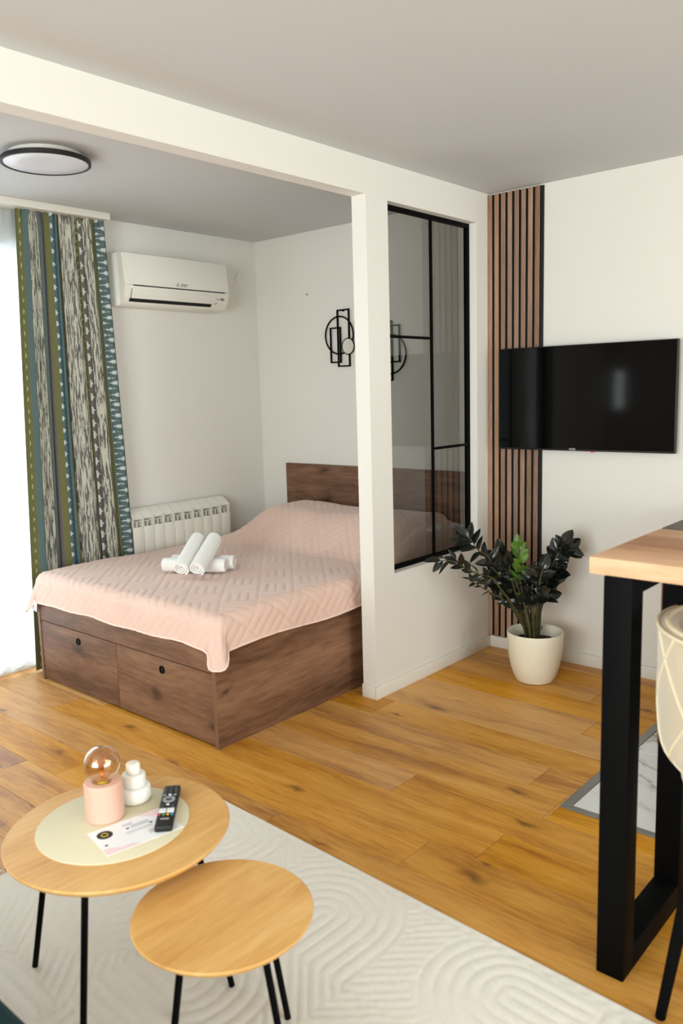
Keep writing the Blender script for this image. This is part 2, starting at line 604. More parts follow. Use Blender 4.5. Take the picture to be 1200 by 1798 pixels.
# ------------------------------------------------------------------ room shell
H, D, LP, T = 2.6, 1.915, 1.0905, 0.085
XW, YS = -6.2, -6.0
fl = structure('floor', MB().box((XW, YS, -.06), (0, D, -.0145)).mesh(), M['subfloor'])
TX, TY = -1.508, -1.201          # corner of the tiled kitchen patch
pw = .187
x0 = -1.990
k0 = int(math.floor((XW - x0) / pw)) - 0
rng = random.Random(3)
joints = {0: 1.06, -1: 1.24, -2: -.417, 2: -1.19}
kk = k0
while x0 + kk * pw < 0:
    a, b = x0 + kk * pw, x0 + (kk + 1) * pw
    a, b = max(a, XW), min(b, -.001)
    L = 2.2
    ph = joints.get(kk, rng.uniform(-1.6, 1.6))
    ends = sorted(y for y in [ph + L * i for i in range(-4, 5)] if YS < y < D)
    ys = [YS] + ends + [D]
    for y0, y1 in zip(ys, ys[1:]):
        if y1 - y0 < .02:
            continue
        y0c = y0
        if b > TX + .003 and y0 < TY:
            if y1 <= TY:
                if a >= TX:
                    continue
                # plank beside the tile patch is ripped to width
                q = MB().box((a + .0006, y0 + .0006, -.0145), (TX - .0006, y1 - .0006, 0), .0012, 1).mesh()
                structure('plank', q, M['floor'], fl)
                continue
            if a < TX:
                structure('plank', MB().box((a + .0006, y0 + .0006, -.0145), (TX - .0006, TY, 0), .0012, 1).mesh(), M['floor'], fl)
            y0c = TY
        q = MB().box((a + .0006, y0c + .0006, -.0145), (b - .0006, y1 - .0006, 0), .0012, 1).mesh()
        structure('plank', q, M['floor'], fl)
    kk += 1
# tiles and the aluminium edge trim
for i in range(3):
    for j in range(5):
        a, b = TX + .032 + i * .6, TX + .032 + (i + 1) * .6
        c, d = TY - .036 - (j + 1) * .6, TY - .036 - j * .6
        b, c = min(b, -.002), max(c, YS)
        if b - a > .01 and d - c > .01:
            structure('tile', MB().box((a + .001, c + .001, -.0145), (b - .001, d - .001, .001), .0012, 1).mesh(), M['marble'], fl)
structure('edge_trim', MB().box((TX, TY - .036, -.0145), (-.002, TY, .003), .001, 1).mesh(), M['trimgrey'], fl)
structure('edge_trim', MB().box((TX, YS, -.0145), (TX + .032, TY - .036, .003), .001, 1).mesh(), M['trimgrey'], fl)

structure('ceiling', MB().box((XW - .1, YS - .1, H), (.1, D + .25, H + .1)).mesh(), M['ceiling'])
structure('wall_east', MB().box((0, YS - .1, -.06), (.1, D + .2, H)).mesh(), M['wall'])


def wall_with_holes(name, axis, pos0, pos1, lo, hi, holes, mat):
    """wall slab between pos0..pos1 on its normal axis; holes = (a0, a1, z0, z1)"""
    mb = MB()
    cuts = sorted({lo, hi, *[h[0] for h in holes], *[h[1] for h in holes]})
    zs = sorted({-.06, H, *[h[2] for h in holes], *[h[3] for h in holes]})
    for a, b in zip(cuts, cuts[1:]):
        for c, d in zip(zs, zs[1:]):
            mid, mz = (a + b) / 2, (c + d) / 2
            if any(h[0] < mid < h[1] and h[2] < mz < h[3] for h in holes):
                continue
            if axis == 'y':
                mb.box((a, pos0, c), (b, pos1, d))
            else:
                mb.box((pos0, a, c), (pos1, b, d))
    bmesh.ops.remove_doubles(mb.bm, verts=mb.bm.verts[:], dist=1e-5)
    # drop the faces shared by neighbouring blocks
    seen = {}
    for f in mb.bm.faces:
        seen.setdefault(tuple(sorted(v.index for v in f.verts)), []).append(f)
    mb.bm.verts.index_update()
    seen = {}
    for f in mb.bm.faces:
        seen.setdefault(tuple(sorted(v.index for v in f.verts)), []).append(f)
    kill = [f for fs in seen.values() if len(fs) > 1 for f in fs]
    bmesh.ops.delete(mb.bm, geom=kill, context='FACES')
    return structure(name, mb.mesh(), mat)


WN = (-3.62, -1.50, .04, 2.36)       # balcony door opening in the north wall
wall_with_holes('wall_north', 'y', D, D + .2, XW - .1, 0, [WN], M['wall'])
WW = (-3.1, -.4, .5, 2.4)
WS = (1.65, 1.88, 1.16, 1.74)
wall_with_holes('wall_west', 'x', XW - .1, XW, YS, D, [WW, WS], M['wall'])
WB = (-4.9, -1.1, .30, 2.25)
wall_with_holes('wall_south', 'y', YS - .1, YS, XW - .1, 0, [WB], M['wall'])


def window(name, axis, pos, hole, nmull):
    a0, a1, z0, z1 = hole
    w = .055
    mb = MB()

    def bar(a, b, c, d):
        if axis == 'y':
            mb.box((a, pos, c), (b, pos + .06, d), .004)
        else:
            mb.box((pos, a, c), (pos + .06, b, d), .004)
    bar(a0, a1, z0, z0 + w); bar(a0, a1, z1 - w, z1)
    bar(a0, a0 + w, z0 + w, z1 - w); bar(a1 - w, a1, z0 + w, z1 - w)
    for i in range(1, nmull + 1):
        c = a0 + (a1 - a0) * i / (nmull + 1)
        bar(c - w / 2, c + w / 2, z0 + w, z1 - w)
    o = structure(name, mb.mesh(40), M['plastic_white'])
    pm = MB()
    if axis == 'y':
        pm.box((a0 + w, pos + .026, z0 + w), (a1 - w, pos + .034, z1 - w))
    else:
        pm.box((pos + .026, a0 + w, z0 + w), (pos + .034, a1 - w, z1 - w))
    link('pane', pm.mesh(), M['clear'], o)
    return o


window('window_1', 'y', D + .10, WN, 1)
window('window_2', 'x', XW - .08, WW, 1)
window('window_3', 'x', XW - .08, WS, 0)
window('window_4', 'y', YS - .08, WB, 2)

# partition: pier wall with the internal window, and the beam
HB = 2.44
W1, W2, ZT, ZB = -.9257, -.1322, 2.433, .6187
mb = MB()
mb.box((-LP, 0, 0), (W1, T, HB)); mb.box((W2, 0, 0), (0, T, HB))
mb.box((W1, 0, 0), (W2, T, ZB)); mb.box((W1, 0, ZT), (W2, T, HB))
mb.box((XW, 0, HB), (0, T, H))
bmesh.ops.remove_doubles(mb.bm, verts=mb.bm.verts[:], dist=1e-5)
structure('wall_partition', mb.mesh(), M['wall'])

# black steel frame with smoked glass in the partition
fy0, fy1 = .046, .072
fr = MB()
ow, iw = .022, .013
fr.box((W1, fy0, ZB), (W2, fy1, ZB + ow), .002); fr.box((W1, fy0, ZT - ow), (W2, fy1, ZT), .002)
fr.box((W1, fy0, ZB + ow), (W1 + ow, fy1, ZT - ow), .002); fr.box((W2 - ow, fy0, ZB + ow), (W2, fy1, ZT - ow), .002)
w5 = structure('window_5', fr.mesh(40), M['blackmetal'])
XM = -.489
link('mullion', MB().box((XM - iw / 2, fy0 + .006, ZB + ow), (XM + iw / 2, fy1 - .006, ZT - ow), .0015).mesh(40), M['blackmetal'], w5)
link('crossbar', MB().box((W1 + ow, fy0 + .002, 1.806 - iw / 2), (XM - iw / 2, fy1 - .002, 1.806 + iw / 2), .0015).mesh(40), M['blackmetal'], w5)
link('crossbar', MB().box((XM + iw / 2, fy0 + .002, 1.220 - iw / 2), (W2 - ow, fy1 - .002, 1.220 + iw / 2), .0015).mesh(40), M['blackmetal'], w5)
gy0, gy1 = .059, .063
for a, b, c, d in ((W1 + ow, XM - iw / 2, ZB + ow, 1.806 - iw / 2), (W1 + ow, XM - iw / 2, 1.806 + iw / 2, ZT - ow),
                   (XM + iw / 2, W2 - ow, ZB + ow, 1.22 - iw / 2), (XM + iw / 2, W2 - ow, 1.22 + iw / 2, ZT - ow)):
    vs = [(a, gy0, c), (b, gy0, c), (b, gy0, d), (a, gy0, d)]
    pm = bpy.data.meshes.new('mesh'); pm.from_pydata(vs, [], [(0, 1, 2, 3)])
    pane = link('pane', pm, M['smoked'], w5)
    sol = pane.modifiers.new('s', 'SOLIDIFY'); sol.thickness = 0.0001
    pane.modifiers.clear()

# baseboards
bh, bt = .068, .012


def baseboard(name, lo, hi):
    structure(name, MB().box(lo, hi, .0025).mesh(40), M['base'])


baseboard('baseboard_partition', (-LP - bt, -bt, 0), (0, 0, bh))
baseboard('baseboard_pier_end', (-LP - bt, 0, 0), (-LP, T, bh))
baseboard('baseboard_east', (-bt, -1.26, 0), (0, -bt, bh))
baseboard('baseboard_north', (-1.22, D - bt, 0), (-bt, D, bh))
baseboard('baseboard_bedroom_east', (-bt, T, 0), (0, D - bt, bh))
baseboard('baseboard_west', (XW, YS, 0), (XW + bt, D, bh))

# ------------------------------------------------------------------ slatted wall panel
sp = thing('slat_panel', 'floor to ceiling walnut slat panel on black backing in the corner by the white partition', 'wall panel', (-.01, -.17, .072))
link('backing', MB().box((-.006, -.338, .072), (0, -.001, 2.592)).mesh(), M['black'], sp)
for k in range(8):
    y1 = -.003 - k * .0415
    sl = link('slat', MB().box((-.019, y1 - .0275, .072), (-.006, y1, 2.592), .0008, 1).mesh(), [M['slat'], M['black']], sp)
    for p in sl.data.polygons:
        if abs(p.normal.y) > .9:
            p.material_index = 1

# ------------------------------------------------------------------ television
tv = thing('television', 'large black flat television mounted on the white wall', 'television', (-.05, -.593, 1.47))
y0, y1, z0, z1 = -1.081, -.105, 1.193, 1.748
link('screen', MB().box((-.070, y0 + .004, z0 + .010), (-.066, y1 - .004, z1 - .004)).mesh(), M['screen'], tv)
link('casing', MB().box((-.0685, y0, z0), (-.038, y1, z1), .003).mesh(40), M['black'], tv)
link('wall_bracket', MB().box((-.038, -.80, 1.32), (-.028, -.40, 1.62), .002).box((-.038, -.70, 1.40), (-.0005, -.50, 1.54), .002).mesh(40), M['blackmetal'], tv)
link('standby_light', MB().box((-.071, -.668, z0 - .004), (-.060, -.648, z0 + .004), .001).mesh(), M['led'], tv)['label'] = 'small red standby light'


def text(name, s, size, loc, rot, mat, parent, depth=.0004, align='CENTER', sx=1.0, local=False):
    cu = bpy.data.curves.new('txt', 'FONT')
    cu.body = s
    cu.size = size
    cu.extrude = depth
    cu.align_x = align
    cu.align_y = 'CENTER'
    cu.resolution_u = 2
    tmp = bpy.data.objects.new('txt', cu)
    COL.objects.link(tmp)
    dg = bpy.context.evaluated_depsgraph_get()
    me = bpy.data.meshes.new_from_object(tmp.evaluated_get(dg))
    bpy.data.objects.remove(tmp)
    me.transform(Matrix.Translation(loc) @ rot.to_4x4() @ Matrix.Diagonal((sx, 1, 1, 1)))
    me.materials.clear()
    return link(name, me, mat, parent, local=local)


FACE_MX = Matrix(((0, 0, -1), (-1, 0, 0), (0, 1, 0)))   # text read from -X, its right is -Y
FACE_MY = Matrix(((1, 0, 0), (0, 0, -1), (0, 1, 0)))    # text read from -Y, its right is +X
text('maker_mark', 'VOX', .017, (-.0706, -.548, z0 + .0085), FACE_MX, M['logo_white'], tv)

# ------------------------------------------------------------------ bed
bed = thing('bed', 'dark oak platform bed with two front drawers and a tall headboard', 'bed', (-1.0, .93, 0))
X0, X1, Y0, Y1 = -1.97, -.03, .182, 1.688
RT = .44
link('side_panel', MB().box((X0, Y0, .0), (X1, Y0 + .025, RT), .001).mesh(), M['bed_x'], bed)
link('side_panel', MB().box((X0, Y1 - .025, .0), (X1, Y1, RT), .001).mesh(), M['bed_x'], bed)
link('edge_band', MB().box((X0 - .0012, Y0 + .001, .0), (X0 + .001, Y0 + .024, RT), .0004).mesh(), M['bed_z'], bed)
link('edge_band', MB().box((X0 - .0012, Y1 - .024, .0), (X0 + .001, Y1 - .001, RT), .0004).mesh(), M['bed_z'], bed)
link('top_rail', MB().box((X0 + .003, Y0 + .0265, .343), (X0 + .021, Y1 - .0265, RT), .001).mesh(), M['bed_y'], bed)
link('base_panel', MB().box((X0 + .03, Y0 + .03, .30), (X1, Y1 - .03, .33), .001).mesh(), M['bed_y'], bed)
link('plinth', MB().box((X0 + .03, Y0 + .03, .0), (X0 + .045, Y1 - .03, .30), .001).mesh(), M['darkslot'], bed)
for ya, yb, yh in ((Y0 + .0275, .9395, .57), (.9425, Y1 - .0275, 1.289)):
    dr = link('drawer', MB().box((X0 + .003, ya, .012), (X0 + .021, yb, .339), .001).mesh(), M['bed_y'], bed)
    link('finger_hole', MB().lathe([(.0115, .000), (.0115, -.0035), (.019, -.0035), (.019, .000)], (X0 + .003, yh, .285), 28, 'x', close=True).mesh(40), M['blackmetal'], dr)
    link('hole_cup', MB().lathe([(0, -.0008), (.0115, -.0008), (.0115, .0005), (0, .0005)], (X0 + .003, yh, .285), 28, 'x').mesh(40), M['darkslot'], dr)
link('headboard', MB().box((-.03, .145, .0), (-.001, 1.652, 1.0445), .001).mesh(), M['bed_y'], bed)
mt = link('mattress', MB().box((X0 + .07, Y0 + .035, .332), (-.04, Y1 - .035, .585), .04, 4).mesh(60), M['pillow'], bed)

# pillows under the quilt at the head
def pillow(name, c, sx, sy, sz, rot, label):
    n = 36
    V = np.zeros((n, n, 3))
    a = np.linspace(-1, 1, n)
    A, B = np.meshgrid(a, a, indexing='ij')
    prof = np.clip((1 - np.abs(A) ** 2.6), 0, 1) ** .5 * np.clip((1 - np.abs(B) ** 2.6), 0, 1) ** .5
    pin = 1 - .10 * (np.abs(A) ** 2 * (1 - np.abs(B) ** 2) * 0 + (1 - np.abs(A)) * np.abs(B) ** 4)
    pin2 = 1 - .10 * ((1 - np.abs(B)) * np.abs(A) ** 4)
    wr = .004 * np.sin(7 * A + 3 * B) * prof
    mb_ = []
    for sg in (1, -1):
        V = np.stack([A * sx / 2 * pin2, B * sy / 2 * pin, sg * (prof * sz / 2 + wr * (sg > 0))], -1)
        mb_.append(V)
    R_ = Matrix.Rotation(rot[1], 3, 'Y') @ Matrix.Rotation(rot[0], 3, 'X')
    Rn = np.array(R_)
    top = grid_mesh(mb_[0] @ Rn.T + np.array(c))
    bot = grid_mesh(mb_[1][::-1] @ Rn.T + np.array(c))
    bm = bmesh.new()
    bm.from_mesh(top); bm.from_mesh(bot)
    bmesh.ops.remove_doubles(bm, verts=bm.verts[:], dist=1e-4)
    bmesh.ops.recalc_face_normals(bm, faces=bm.faces[:])
    me = bpy.data.meshes.new('mesh'); bm.to_mesh(me); bm.free()
    r = link(name, me, M['pillow'], None, smooth=True)
    return tag(r, label, 'pillow', None)


pillow('pillow', (-.25, .535, .652), .38, .72, .10, (.0, .02), 'white pillow seen through the glass, lower one poking out beside the quilt')
pillow('pillow', (-.226, .497, .744), .37, .74, .075, (.02, .05), 'white pillow seen through the glass, upper one with its corner sticking out')

# quilt draped over mattress and pillows
def smooth(a, b, x):
    tt = np.clip((x - a) / (b - a), 0, 1)
    return tt * tt * (3 - 2 * tt)


def quilt():
    EX, EY0, EY1 = -1.915, .215, 1.655           # mattress edges the cloth folds over
    ov = .185
    step = .0085
    S = np.arange(-ov, 1.80, step)               # along +X from the foot edge
    Tt = np.arange(-ov, (EY1 - EY0) + ov + 1e-6, step)
    A, B = np.meshgrid(S, Tt, indexing='ij')
    A0, B0 = A.copy(), B.copy()
    Wd = EY1 - EY0
    # rounded hem corners: pull the two foot corners in
    rc = .125
    for sgn in (0, 1):
        bb = B if sgn == 0 else Wd - B
        cx, cy = -ov + rc, -ov + rc
        m_ = (A < cx) & (bb < cy)
        da, db = cx - A, cy - bb
        ch = np.maximum(da, db); eu = np.hypot(da, db) + 1e-9
        s_ = np.where(m_, ch / eu, 1)
        A = np.where(m_, cx - da * s_, A)
        bb2 = np.where(m_, cy - db * s_, bb)
        B = bb2 if sgn == 0 else Wd - bb2
    oa = np.clip(-A, 0, None)                    # overhang beyond the foot
    ob = np.clip(-B, 0, None)                    # beyond the near side
    oc = np.clip(B - Wd, 0, None)                # beyond the far side
    oy = ob + oc
    rho = np.hypot(oa, oy)
    sgy = np.where(B < Wd / 2, -1.0, 1.0)
    dirx, diry = -oa / (rho + 1e-9), sgy * oy / (rho + 1e-9)
    R = .055                                     # fold radius
    ang = np.clip(rho / R, 0, PI / 2)
    out = R * np.sin(ang)
    drop = R * (1 - np.cos(ang)) + np.clip(rho - R * PI / 2, 0, None)
    corner = smooth(.05, .65, np.minimum(oa, oy) / (np.maximum(oa, oy) + 1e-6)) * (rho > 1e-6)
    ext = np.clip(rho - R * PI / 2, 0, None)
    drop = drop + ext * .30 * corner
    out = out + ext * (.05 + .50 * corner)
    bx, by = np.clip(A, 0, None) + EX, np.clip(B, 0, Wd) + EY0
    X = bx + dirx * out
    Y = by + diry * out
    base = .603
    # pillow bulge
    hx = smooth(-.80, -.42, bx)
    edge = smooth(EY0 - .14, EY0 + .06, by) * smooth(EY1 + .06, EY1 - .32, by)
    mid = 1 - .06 * np.exp(-((by - .93) / .13) ** 2)
    pil = .205 * hx * edge * mid * (1 - .10 * smooth(-.2, -.03, bx))
    sag = np.exp(-((bx + 1.0) / .5) ** 2) * -.004
    # long soft wrinkles
    wr = .0035 * np.sin(5.1 * bx + 7 * by + 1.5 * np.sin(3 * by)) + .002 * np.sin(17 * by + 9 * bx)
    Z = base + pil + sag + wr - drop
    # hanging part waves a little
    wv = .008 * np.sin(9.0 * (B0 if True else 0) + 1.0) * np.clip(oa / ov, 0, 1) + .006 * np.sin(6.5 * A0) * np.clip(oy / ov, 0, 1)
    X += -np.abs(wv) * (oa > oy); Y += sgy * np.abs(wv) * (oy >= oa) * (oy > 0)
    Z += .004 * np.sin(7.5 * B0 + .6) * np.clip(oa / ov, 0, 1) * (oy < 1e-6)
    Z += .006 * np.sin(8 * A0) * np.clip(oy / ov, 0, 1) * (oa < 1e-6)
    # stitched relief: blocks of parallel seams turning direction (basket weave set on the diagonal)
    p, q = (A0 + B0) / math.sqrt(2), (A0 - B0) / math.sqrt(2)
    bs = .168
    ip, iq = np.floor(p / bs).astype(int), np.floor(q / bs).astype(int)
    fp, fq = p / bs - ip, q / bs - iq
    alt = (ip + iq) % 2
    f = np.where(alt == 0, fp, fq)
    seam = np.abs(((f * 4) % 1) - .5) * 2          # 1 on the seams
    e_ = np.minimum(np.minimum(fp, 1 - fp), np.minimum(fq, 1 - fq)) * bs
    g = np.maximum(smooth(.72, 1.0, seam), smooth(.009, 0.0, e_))
    puff = .0042 * (1 - g)
    V = np.stack([X, Y, Z], -1)
    # normals for displacement
    du = np.gradient(V, axis=0); dv = np.gradient(V, axis=1)
    N = np.cross(du, dv); N /= np.linalg.norm(N, axis=-1, keepdims=True) + 1e-9
    V = V + N * puff[..., None]
    me = grid_mesh(V)
    qo = thing('quilt', 'pale pink stitched quilt spread over the bed', 'bedspread', (-1.0, .93, .6))
    ql = link('cover', me, M['quilt'], qo)
    sol = ql.modifiers.new('thick', 'SOLIDIFY'); sol.thickness = .006; sol.offset = -1
    # corded hem along the three free edges
    path = [V[i, 0] for i in range(V.shape[0] - 1, -1, -3)] + [V[0, j] for j in range(3, V.shape[1], 3)] + [V[i, -1] for i in range(3, V.shape[0], 3)]
    pts = [path[0]]
    for P in path[1:]:
        if np.linalg.norm(P - pts[-1]) > .009:
            pts.append(P)
    link('hem_cord', MB().tube(pts, .0052, 8).mesh(), M['quilt_pipe'], qo, smooth=True)
    # sewn-in care label at the far foot corner
    c = V[int(ov / step * .35), -1]
    return qo, V


QU, QV = quilt()
# white care label under the far foot corner
def care_label():
    j = np.argmin(np.abs(QV[0, :, 1] - 1.66))
    P = Vector(QV[0, j])
    P = Vector((-1.995, 1.665, P.z - .002))
    lb = link('care_label', MB().box(P + Vector((-.001, -.022, -.048)), P + Vector((.001, .022, .008)), rot=Matrix.Rotation(.25, 3, 'X')).mesh(), M['paper'], QU)
    lb['label'] = 'white sewn-in care label'
    R_ = Matrix.Rotation(.25, 3, 'X')
    mbp = MB()
    c = P + Vector((0, 0, -.02))
    for i in range(5):
        zz = .018 - i * .010
        w = (.014, .010, .015, .012, .016)[i]
        mbp.box(c + Vector((-.0014, -w, zz - .0012)), c + Vector((-.0011, w, zz + .0012)), rot=R_, pivot=c)
    link('print', mbp.mesh(), M['print_grey'], lb)


care_label()

# ------------------------------------------------------------------ rolled towels
def towel_mesh(L, R, seed):
    """a strip of terry rolled into a spiral; returns mesh along +X with its base at z=0"""
    rng_ = random.Random(seed)
    th, turns, n = R * .235, 3.1, 120
    outer, inner = [], []
    ph0 = rng_.uniform(-.3, .3) - 1.9
    for i in range(n + 1):
        u = i / n
        a = ph0 - u * turns * 2 * PI
        r = R - (R - th * .9) * u
        w = 1 + .02 * math.sin(3 * a + seed)
        outer.append((r * w * math.cos(a), r * w * math.sin(a) * .96))
        ri = max(r - th * .86, .0005)
        inner.append((ri * w * math.cos(a), ri * w * math.sin(a) * .96))
    prof = outer + inner[::-1]
    ms = 9
    bm = bmesh.new()
    rings = []
    for k in range(ms):
        f = k / (ms - 1)
        x = (f - .5) * L
        e = min(f, 1 - f)
        sc = 1 - .06 * max(0, 1 - e / .06) ** 2
        ring = []
        for q, (a, b) in enumerate(prof):
            u = q / n if q <= n else (2 * n + 1 - q) / n
            dx = (.010 * (1 - u) - .004) * (1 if f > .5 else -1) * (1 - smoothf(e / .12))
            ring.append(bm.verts.new((x + dx, a * sc, b * sc + R * .96)))
        rings.append(ring)
    m_ = len(prof)
    for A_, B_ in zip(rings, rings[1:]):
        for k in range(m_):
            bm.faces.new((A_[k], A_[(k + 1) % m_], B_[(k + 1) % m_], B_[k]))
    for rg, fl_ in ((rings[0], False), (rings[-1], True)):
        for i in range(n):
            f4 = [rg[i], rg[i + 1], rg[2 * n - i], rg[2 * n + 1 - i]]
            bm.faces.new(f4 if fl_ else f4[::-1])
    bmesh.ops.recalc_face_normals(bm, faces=bm.faces[:])
    me = bpy.data.meshes.new('towel'); bm.to_mesh(me); bm.free()
    for p in me.polygons:
        p.use_smooth = True
    me.set_sharp_from_angle(angle=math.radians(50))
    return me


def smoothf(x):
    x = max(0, min(1, x))
    return x * x * (3 - 2 * x)


TZ = .612
def towel(label, p, az, tilt, L, R, seed):
    o = link('rolled_towel', towel_mesh(L, R, seed), M['towel'])
    o.location = p
    o.rotation_euler = Matrix((Matrix.Rotation(az, 3, 'Z') @ Matrix.Rotation(-tilt, 3, 'Y'))).to_euler()
    tag(o, label, 'towel', 'rolled white towels on the bed')


ax = math.atan2(-.866, .5)
dA, dP = Vector((.5, -.866, 0)), Vector((.866, .5, 0))
cB = Vector((-1.455, .905, TZ))
towel('rolled white towel lying crosswise on the bed, the nearer of the bottom two', cB - dA * .02, ax, 0, .34, .042, 1)
towel('rolled white towel lying crosswise at the back, nearest the radiator', cB + dP * .078, ax, 0, .34, .043, 2)
ap = math.atan2(.5, .866)
tl_ = math.radians(22)
for sg, lab, sd in ((1, 'rolled white towel leaning on the others, right one of the top pair', 3), (-1, 'rolled white towel leaning on the others, left one of the top pair', 4)):
    c = cB - dP * .020 + dA * (.045 * sg + .012) + Vector((0, 0, .066))
    towel(lab, c, ap - .015 * sg, tl_, .28, .047, sd)

# ------------------------------------------------------------------ radiator
rad = thing('radiator', 'white sectional aluminium radiator on the wall behind the bed', 'radiator', (-.84, 1.85, .25))
ry0, ry1, rz0, rz1 = 1.80, 1.895, .24, .845
xs = -.445
for k in range(10):
    a, b = xs - (k + 1) * .0795, xs - k * .0795
    g = .0012
    prof = [(ry0, .735), (ry0 + .002, .733), (ry0 + .002, rz0), (ry0, rz0)]
    mbs = MB()
    # front plate, curved top hood, side webs
    mbs.box((a + g, ry0, rz0), (b - g, ry0 + .008, .735), .0018)
    hood = []
    for i in range(9):
        f = i / 8
        hood.append((ry0 + .004 + (ry1 - ry0 - .006) * f, .790 + .055 * math.sin(f * PI / 2 * .98)))
    hood2 = [(y + .002, z - .006) for y, z in hood[::-1]]
    mbs.prism(hood + hood2, a + g, b - g, 'x')
    sec = link('section', mbs.mesh(40), M['alu_white'], rad)
    link('web', MB().box((a + g, ry0 + .004, .735), (a + g + .006, ry1 - .01, .80)).box((b - g - .006, ry0 + .004, .735), (b - g, ry1 - .01, .80))
         .box((a + g, ry0 + .05, rz0), (b - g, ry0 + .056, .80)).mesh(), M['alu_white'], sec)
    link('fin', MB().box(((a + b) / 2 - .002, ry0 + .012, .73), ((a + b) / 2 + .002, ry0 + .05, .765))
         .box((a + .012, ry0 + .010, .766), (b - .012, ry0 + .05, .770)).mesh(), M['alu_white'], sec)
link('wall_bracket', MB().box((-1.15, ry1 - .03, .35), (-.55, D, .40)).mesh(), M['alu_white'], rad)

# ------------------------------------------------------------------ air conditioner
ac = thing('air_conditioner', 'white wall mounted split air conditioner above the radiator', 'air conditioner', (-.83, 1.82, 2.25))
ax0, ax1 = -1.236, -.436
prof = [(D, 2.085), (1.80, 2.085), (1.765, 2.095), (1.735, 2.13), (1.715, 2.18), (1.713, 2.195), (1.713, 2.198), (1.72, 2.20), (1.735, 2.383), (1.75, 2.392), (D, 2.392)]
link('body', MB().prism(prof, ax0, ax1, 'x', .003).mesh(35), M['plastic_white'], ac)
link('front_panel', MB().prism([(1.712, 2.202), (1.722, 2.202), (1.738, 2.386), (1.729, 2.386)], ax0 + .004, ax1 - .004, 'x', .002).mesh(35), M['plastic_white'], ac)
link('panel_gap', MB().box((ax0 + .05, 1.7105, 2.1955), (ax1 - .04, 1.716, 2.2015)).mesh(), M['darkslot'], ac)
fa, fb = ax0 + .045, ax1 - .135


def on_curve(zz):   # depth of the lower front at a height
    pr = [(2.095, 1.765), (2.13, 1.735), (2.18, 1.715)]
    for (za, ya), (zb, yb) in zip(pr, pr[1:]):
        if za <= zz <= zb:
            return ya + (yb - ya) * (zz - za) / (zb - za)
    return pr[-1][1] if zz > 2.18 else 1.765


link('flap', MB().prism([(1.7125, 2.176), (1.7165, 2.178), (1.737, 2.128), (1.733, 2.124)], fa, fb, 'x', .001).mesh(35), M['plastic_white'], ac)
link('flap_slot', MB().prism([(1.7355, 2.124), (1.742, 2.128), (1.756, 2.108), (1.7495, 2.106)], fa - .006, fb, 'x').mesh(), M['darkslot'], ac)
link('flap_joint', MB().prism([(1.7145, 2.179), (1.7175, 2.179), (1.740, 2.122), (1.737, 2.122)], fa - .004, fa - .001, 'x').mesh(), M['darkslot'], ac)
# emblem of three diamonds and lettering, energy sticker
em = MB()
ex, ez = -.855, 2.222
ey = 1.7125
for dx, dz in ((0, .0075), (-.0065, -.0035), (.0065, -.0035)):
    w, h = .0062, .0065
    rot_ = {0: 0, -.0065: 2.094, .0065: -2.094}[dx]
    q = []
    for a, b in ((0, -h), (w * .58, 0), (0, h), (-w * .58, 0)):
        q.append((ex + dx + a * math.cos(rot_) - b * math.sin(rot_), ez + dz + a * math.sin(rot_) + b * math.cos(rot_)))
    em.prism(q, ey - .0005, ey + .0015, 'y')
link('emblem', em.mesh(), M['logo_grey'], ac)
text('lettering', 'MITSUBISHI', .0105, (-.805, ey - .0002, 2.2265), FACE_MY, M['logo_grey'], ac)
text('lettering', 'ELECTRIC', .0105, (-.811, ey - .0002, 2.2155), FACE_MY, M['logo_grey'], ac)
st = Matrix.Rotation(-.45, 3, 'X')
link('sticker', MB().box((-.505, 1.717, 2.150), (-.480, 1.722, 2.164), rot=st).mesh(), M['logo_grey'], ac)
link('sticker', MB().box((-.543, 1.7175, 2.1545), (-.515, 1.7215, 2.157), rot=st).mesh(), M['logo_grey'], ac)
link('indicator', MB().box((-.545, 1.727, 2.124), (-.541, 1.732, 2.131)).box((-.536, 1.725, 2.130), (-.530, 1.730, 2.133)).mesh(), M['logo_grey'], ac)

# wall outlet cover and hook
oc = link('wall_outlet_cover', MB().lathe([(0, 0), (0, -.008), (.030, -.008), (.036, -.006), (.038, 0)], (0, 0, 0), 32, 'y').mesh(40), M['wall'])
oc.location = (-.16, D, 2.336)
tag(oc, 'round white blanking cover on the wall right of the air conditioner', 'wall cover')
hk = thing('wall_hook', 'tiny pale hook on the bare wall above the headboard', 'hook', (0, 1.409, 2.193))
link('plate', MB().lathe([(0, -.003), (.012, -.003), (.013, 0), (0, 0)], (0, 1.409, 2.193), 20, 'x').mesh(40), M['base'], hk)
link('peg', MB().tube([(0, 1.409, 2.193), (-.014, 1.409, 2.191), (-.018, 1.409, 2.197)], .003, 8).mesh(), M['logo_grey'], hk)

